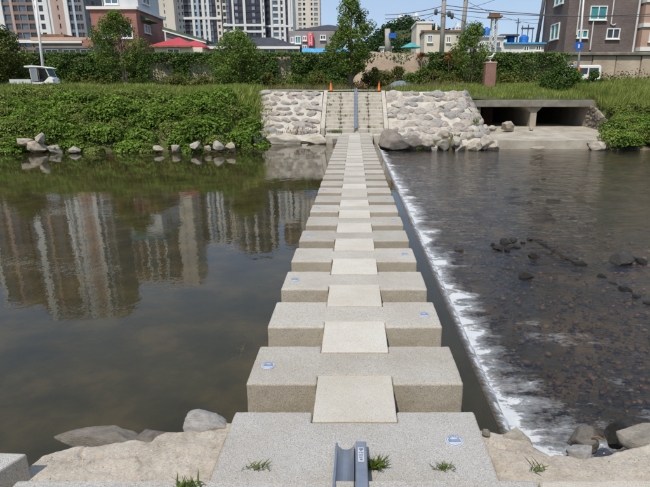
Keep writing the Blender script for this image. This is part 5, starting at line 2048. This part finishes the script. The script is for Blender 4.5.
for px in (501, 517):
    p = at(px, 40, 55)
    MB().tube([(p.x, 55, zB), (p.x, 55, at(510, 36, 54.5).z)], .06, 6).build('canopy_post', 'dark_metal', fb)
pxwin(fb, 524, 47, 528, 50.5, 54.3, 'glass_dark')
pxwin(fb, 536, 46.5, 540, 50, 54.3, 'glass_dark')
pxwin(fb, 479, 44, 483, 50, 54, 'glass_dark')
pxwin(fb, 497, 42, 500, 46, 54, 'glass_dark')


def tank(px, y0, y1, half, Y, zb_, lab):
    a_, b_ = at(px, y1, Y), at(px, y0, Y)
    r_ = half / FPX * Y
    h = b_.z - zb_
    t_ = thing('water_tank', lab, 'water tank', (a_.x, Y, zb_), 0, 'blue rooftop water tanks')
    prof_ = [(r_ * .92, 0)]
    nr = 4
    for k_ in range(nr):
        z_a = h * .75 * k_ / nr
        prof_ += [(r_, z_a + .03), (r_, z_a + h * .75 / nr * .7), (r_ * .95, z_a + h * .75 / nr * .85)]
    prof_ += [(r_ * .97, h * .76), (r_ * .7, h * .9), (r_ * .32, h * .93)]
    MB().lathe(prof_, (a_.x, Y, zb_), 18).build('shell', 'blue_tank', t_, smooth=True)
    MB().lathe([(r_ * .34, h * .92), (r_ * .34, h), (r_ * .2, h + .02)], (a_.x, Y, zb_), 14).build('lid', 'blue_tank', t_)


tank(486, 27.5, 37, 4.6, 55.5, zA + .14, 'blue water tank on the left flat roof beside the loose tree')
tank(510.5, 36, 44.5, 3.4, 55.5, zB + .16, 'smaller blue water tank on the right flat roof under the dark slab')
tank(523.5, 35, 44, 4.2, 55.2, zB + .16, 'blue water tank on the right flat roof beside the rack')
p = at(524, 33, 57)
o = thing('antenna_rack', 'dark pipe rack and aerials above the blue tanks', 'rack', (p.x, 57, zB + .16))
for dx_, hh in ((-.7, 2.6), (-.2, 1.9), (.4, 2.0), (.9, 1.7)):
    MB().tube([(p.x + dx_, 57, zB + .16), (p.x + dx_, 57, zB + .16 + hh)], .05, 6).build('post', 'dark_metal', o)
MB().box(p.x - .3, p.x + 1.0, 56.9, 57.1, zB + 1.7, zB + 1.85).build('rail', 'dark_metal', o)
MB().box(p.x - .95, p.x - .45, 56.95, 57.05, zB + 2.3, zB + 2.36).build('aerial', 'dark_metal', o)


# ------------------------------------------------------------------ apartment towers
FH = 2.9


def tower(label, Y, zt_, strips, depth=14, nfl=None, vis=13, bands=(), crown=None, name='apartment_tower', nm_wall='apt_white', sidewin=True):
    """strips: (px0, px1, kind, wall material, glass material) measured along y = 25 in the photograph"""
    xa, xb = at(strips[0][0], 25, Y).x, at(strips[-1][1], 25, Y).x
    t_ = thing(name, label, 'apartment tower', ((xa + xb) / 2, Y, ZU), 0, 'apartment towers on the skyline')
    nf = int((zt_ - ZU) / FH)
    ztop = ZU + nf * FH
    MB().box(xa, xb, Y + .45, Y + depth, ZU - 1, ztop).build('core', nm_wall, t_)
    MB().box(xa + 2, xb - 2, Y + 3, Y + depth - 2, ztop, ztop + 3.2).build('roof_house', nm_wall, t_)
    groups = {}
    up_w = {}
    for (p0_, p1_, kind, wm, gm) in strips:
        x0, x1 = at(p0_, 25, Y).x, at(p1_, 25, Y).x
        mb_ = groups.setdefault(wm, MB())
        if kind == 'wall':
            mb_.box(x0, x1, Y - .05, Y + .45, ZU - 1, ztop + .6)
            continue
        if kind == 'rib':
            mb_.box(x0, x1, Y - .55, Y + .45, ZU - 1, ztop + 1.2)
            continue
        wd = x1 - x0
        # jambs, spandrels; the panes sit back between them
        j_ = wd * (.08 if kind == 'wide' else .28)
        mb_.box(x0, x0 + j_, Y, Y + .45, ZU - 1, ztop)
        mb_.box(x1 - j_, x1, Y, Y + .45, ZU - 1, ztop)
        for k_ in range(nf):
            zb_ = ZU + k_ * FH
            mb_.box(x0 + j_, x1 - j_, Y + .02, Y + .45, zb_, zb_ + (1.0 if kind == 'wide' else 1.3))
            z0_, z1_2 = zb_ + (1.0 if kind == 'wide' else 1.3), zb_ + FH
            w1 = MB().box(x0 + j_, x1 - j_, Y + .30, Y + .44, z0_, z1_2)
            if k_ < vis:
                w1.build('window', gm, t_)
            else:
                u_ = up_w.setdefault(gm, MB())
                u_.add(w1.v, w1.f)
    for wm, mb_ in groups.items():
        mb_.build('facade', wm, t_)
    for gm, mb_ in up_w.items():
        tag(mb_.build('upper_windows', gm, t_), kind='stuff')
    for k_, wm in bands:
        z_ = ZU + k_ * FH
        MB().box(xa - .1, xb + .1, Y - .62, Y + .4, z_ - .55, z_ + .45).build('floor_band', wm, t_)
    if sidewin:
        for k_ in range(1, 4):
            ys_ = Y + depth * k_ / 4.2
            s_mb = MB()
            for q_ in range(nf):
                s_mb.box(xb - .01, xb + .04, ys_ - .9, ys_ + .9, ZU + q_ * FH + 1.1, ZU + q_ * FH + 2.3)
            tag(s_mb.build('side_windows', 'glass_dark', t_), kind='stuff')
    if crown:
        MB().box(xa - .3, xb + .3, Y - .6, Y + depth + .2, ztop + .61, ztop + crown[0]).build('crown', crown[1], t_)
    return t_


GD, GB = 'glass_dark', 'glass_blue'


def zrefl(px, py, Y):
    return -at(px, py, Y).z


tower('tall brown and white apartment tower at the left edge', 190, zrefl(85, 318, 190),
      [(-8, -1, 'wide', 'apt_brown', GB), (-1, 6, 'rib', 'apt_white', GD), (6, 13, 'wide', 'apt_brown', GB), (13, 15.5, 'wall', 'apt_pink', GD), (15.5, 21, 'wide', 'apt_brown', GD), (21, 29, 'wide', 'apt_brown', GB),
       (29, 36, 'wide', 'apt_brown', GD), (36, 41, 'narrow', 'apt_white', GD), (41, 46.5, 'wide', 'apt_white', GD), (46.5, 51, 'rib', 'apt_white', GD), (51, 53.5, 'wall', 'apt_white', GD), (53.5, 59, 'wall', 'apt_pink', GD), (59, 62, 'narrow', 'apt_pink', GD),
       (62, 67, 'wall', 'apt_pink', GD), (67, 71, 'rib', 'apt_white', GD), (71, 75, 'wide', 'apt_grey', GD), (75, 77, 'wall', 'apt_blue', GD), (77, 81, 'wide', 'apt_grey', GD), (81, 84, 'wide', 'apt_grey', GD), (84, 86.5, 'wall', 'apt_grey', GD)],
      bands=((5, 'apt_white'), (12, 'apt_white'), (20, 'apt_white'), (26, 'apt_white')), vis=12, nm_wall='apt_grey')
tower('brown apartment tower mostly outside the left edge', 196, zrefl(30, 302, 196),
      [(-52, -48, 'rib', 'apt_white', GD), (-48, -38, 'wide', 'apt_brown', GB), (-38, -32, 'wide', 'apt_brown', GD), (-32, -28, 'wall', 'apt_pink', GD), (-28, -20, 'wide', 'apt_brown', GB), (-20, -10.5, 'wide', 'apt_brown', GD)],
      bands=((12, 'apt_white'), (20, 'apt_white')), vis=2, nm_wall='apt_brown')
tower('far left pale blue apartment tower seen only in the reflection', 230, zrefl(4, 284, 230),
      [(-110, -100, 'wide', 'apt_blue', GB), (-100, -94, 'rib', 'apt_white', GD), (-94, -76, 'wide', 'apt_grey', GD), (-76, -70, 'rib', 'apt_white', GD), (-70, -58, 'wide', 'apt_blue', GB)], vis=2, nm_wall='apt_blue')
tower('brown striped apartment tower with white end wall behind the brick building', 260, zrefl(160, 282, 260),
      [(99, 104, 'wide', 'apt_brown', GD), (104, 106, 'rib', 'apt_cream', GD), (106, 112, 'wide', 'apt_brown', GD), (112, 114, 'wall', 'apt_pink', GD), (114, 121, 'wide', 'apt_brown', GD), (121, 123, 'rib', 'apt_white', GD), (123, 131, 'wide', 'apt_brown', GB), (131, 133, 'rib', 'apt_cream', GD),
       (133, 141, 'wide', 'apt_brown', GD), (141, 143, 'rib', 'apt_white', GD), (143, 150, 'wide', 'apt_grey', GD), (150, 158, 'wide', 'apt_brown', GD), (158, 165, 'wall', 'apt_cream', GD), (165, 167, 'narrow', 'apt_cream', GD), (167, 175.5, 'wall', 'apt_cream', GD), (175.5, 178, 'wall', 'apt_grey', GD)],
      vis=12, bands=((18, 'apt_cream'),), nm_wall='apt_cream')
tower('pale blue and white striped apartment tower above the red roof', 265, zrefl(218, 244, 265),
      [(180, 182.5, 'wall', 'apt_white', GD), (182.5, 185, 'narrow', 'apt_cream', GD), (185, 190, 'wide', 'apt_navy', GD), (190, 193, 'wide', 'apt_grey', GB), (193, 195.5, 'rib', 'apt_white', GD), (195.5, 198, 'wide', 'apt_blue', GB), (198, 200.5, 'rib', 'apt_blue', GD), (200.5, 203, 'wide', 'apt_grey', GD), (203, 206, 'rib', 'apt_white', GD),
       (206, 208, 'wide', 'apt_blue', GB), (208, 210.5, 'rib', 'apt_white', GD), (210.5, 213, 'wide', 'apt_grey', GB), (213, 217, 'wide', 'apt_navy', GD), (217, 222, 'narrow', 'apt_cream', GD)],
      vis=14, bands=((11, 'apt_white'),), nm_wall='apt_white')
tower('dark navy apartment tower with white grid above the grey roof', 266, zrefl(258, 253, 266),
      [(223.5, 227, 'wide', 'apt_cream', GD), (227, 230, 'wide', 'apt_grey', GB), (230, 233, 'wall', 'apt_navy', GD), (233, 235, 'rib', 'apt_white', GD), (235, 239, 'wide', 'apt_navy', 'glass_pale'), (239, 244, 'wide', 'apt_navy', GD), (244, 246.5, 'rib', 'apt_white', GD), (246.5, 252, 'wide', 'apt_navy', GD), (252, 256, 'wide', 'apt_navy', 'glass_pale'),
       (256, 261.5, 'wide', 'apt_navy', GD), (261.5, 263, 'rib', 'apt_white', GD), (263, 265, 'narrow', 'apt_white', GD)],
      vis=14, bands=((9, 'apt_white'), (10, 'apt_white')), nm_wall='apt_navy')
tower('white gridded apartment tower right of the navy tower', 270, zrefl(284, 221, 270),
      [(265.1, 271, 'wide', 'apt_navy', GD), (271, 273, 'rib', 'apt_white', GD), (273, 279, 'wide', 'apt_white', GB), (279, 281, 'rib', 'apt_white', GD), (281, 283.5, 'wide', 'apt_white', GD), (283.5, 286, 'rib', 'apt_white', GD), (286, 288.5, 'wide', 'apt_navy', GD), (288.5, 291, 'rib', 'apt_white', GD), (291, 293, 'wall', 'apt_white', GD)],
      vis=14, bands=((4, 'apt_white'), (6, 'apt_white'), (10, 'apt_white')), nm_wall='apt_white')
tower('cream slender apartment tower left of the tall tree', 350, 105,
      [(293, 296, 'wide', 'apt_cream', 'glass_pale'), (296, 298.5, 'wall', 'apt_cream', GD), (298.5, 302, 'wide', 'apt_cream', 'glass_pale'), (302, 307, 'narrow', 'apt_cream', GD), (307, 310, 'wall', 'apt_cream', GD), (310, 314, 'narrow', 'apt_cream', GD), (314, 318.5, 'wide', 'apt_cream', 'glass_pale'), (318.5, 320, 'wall', 'apt_cream', GD)],
      vis=19, nm_wall='apt_cream')
tower('brown topped apartment tower behind the white gridded tower', 300, zrefl(290, 247, 300),
      [(276, 281, 'wide', 'apt_brown', GD), (281, 283, 'wall', 'apt_pink', GD), (283, 289, 'wide', 'apt_brown', GD), (289, 292.5, 'wide', 'apt_brown', GD)], vis=1, nm_wall='apt_brown')
# distant pale towers over the hill
for (p0_, p1_, py, Y, lab) in ((395, 408, 17.5, 700, 'pale distant apartment block over the left end of the hill'), (413, 420, 15.5, 720, 'pale distant slim tower over the hill'), (408, 414, 22, 740, 'low distant pale block between the two distant towers'), (455, 462, 26, 700, 'distant pale tower between the utility poles')):
    a, b = at(p0_, py, Y), at(p1_, py, Y)
    t = thing('distant_tower', lab, 'tower', ((a.x + b.x) / 2, Y, ZU), 0, 'distant towers over the hill')
    MB().box(a.x, b.x, Y, Y + 18, ZU - 1, a.z).build('wall', 'far_hazed_white', t)
    MB().box(lerp(a.x, b.x, .3), lerp(a.x, b.x, .7), Y + 4, Y + 12, a.z, a.z + 5).build('roof_house', 'far_hazed_white', t)
    nf = int((a.z - ZU) / 5)
    s_ = MB()
    for k in range(nf):
        for u_ in (.15, .55):
            s_.box(lerp(a.x, b.x, u_), lerp(a.x, b.x, u_ + .3), Y - .1, Y - .01, ZU + 5 * k + 1.5, ZU + 5 * k + 3.6)
    tag(s_.build('windows', 'glass_pale', t), kind='stuff')

# ------------------------------------------------------------------ wooded hill
YHL = 150
P = []
hx = np.arange(-10, 75, 2.5)
hy = np.arange(110, 260, 6)


def hillz(x, y):
    prof_ = pl(x, [(-12, 0), (0, 3), (5, 9), (9, 13), (15, 14.2), (20, 13), (26, 10), (34, 8), (60, 5), (74, 0)])
    return ZU - .3 + prof_ * sstep(110, 150, y) * (1 - sstep(200, 262, y)) + 1.5 * (float(fbm(x * .1, y * .1, 13, 3)) - .5)


hm = MB()
hm.grid([(x, y, hillz(x, y)) for x in hx for y in hy], len(hx), len(hy))
tag(hm.build('hill', 'ground_green', smooth=True), 'wooded hill behind the houses', 'hill', kind='structure')
rng = np.random.default_rng(99)
cen, rad = [], []
for _ in range(900):
    x, y = rng.uniform(-8, 60), rng.uniform(112, 200)
    z = hillz(x, y)
    if z < ZU + .6:
        continue
    cen.append((x, y, z + rng.uniform(.4, 2.0)))
    rad.append(rng.uniform(1.6, 2.8))
tag(obj_np('woodland', clump_leaves(cen, rad, 75, .8, rng, .4, .9), 'leaf_wood'), 'dark green wood covering the hill', 'wood', kind='stuff')
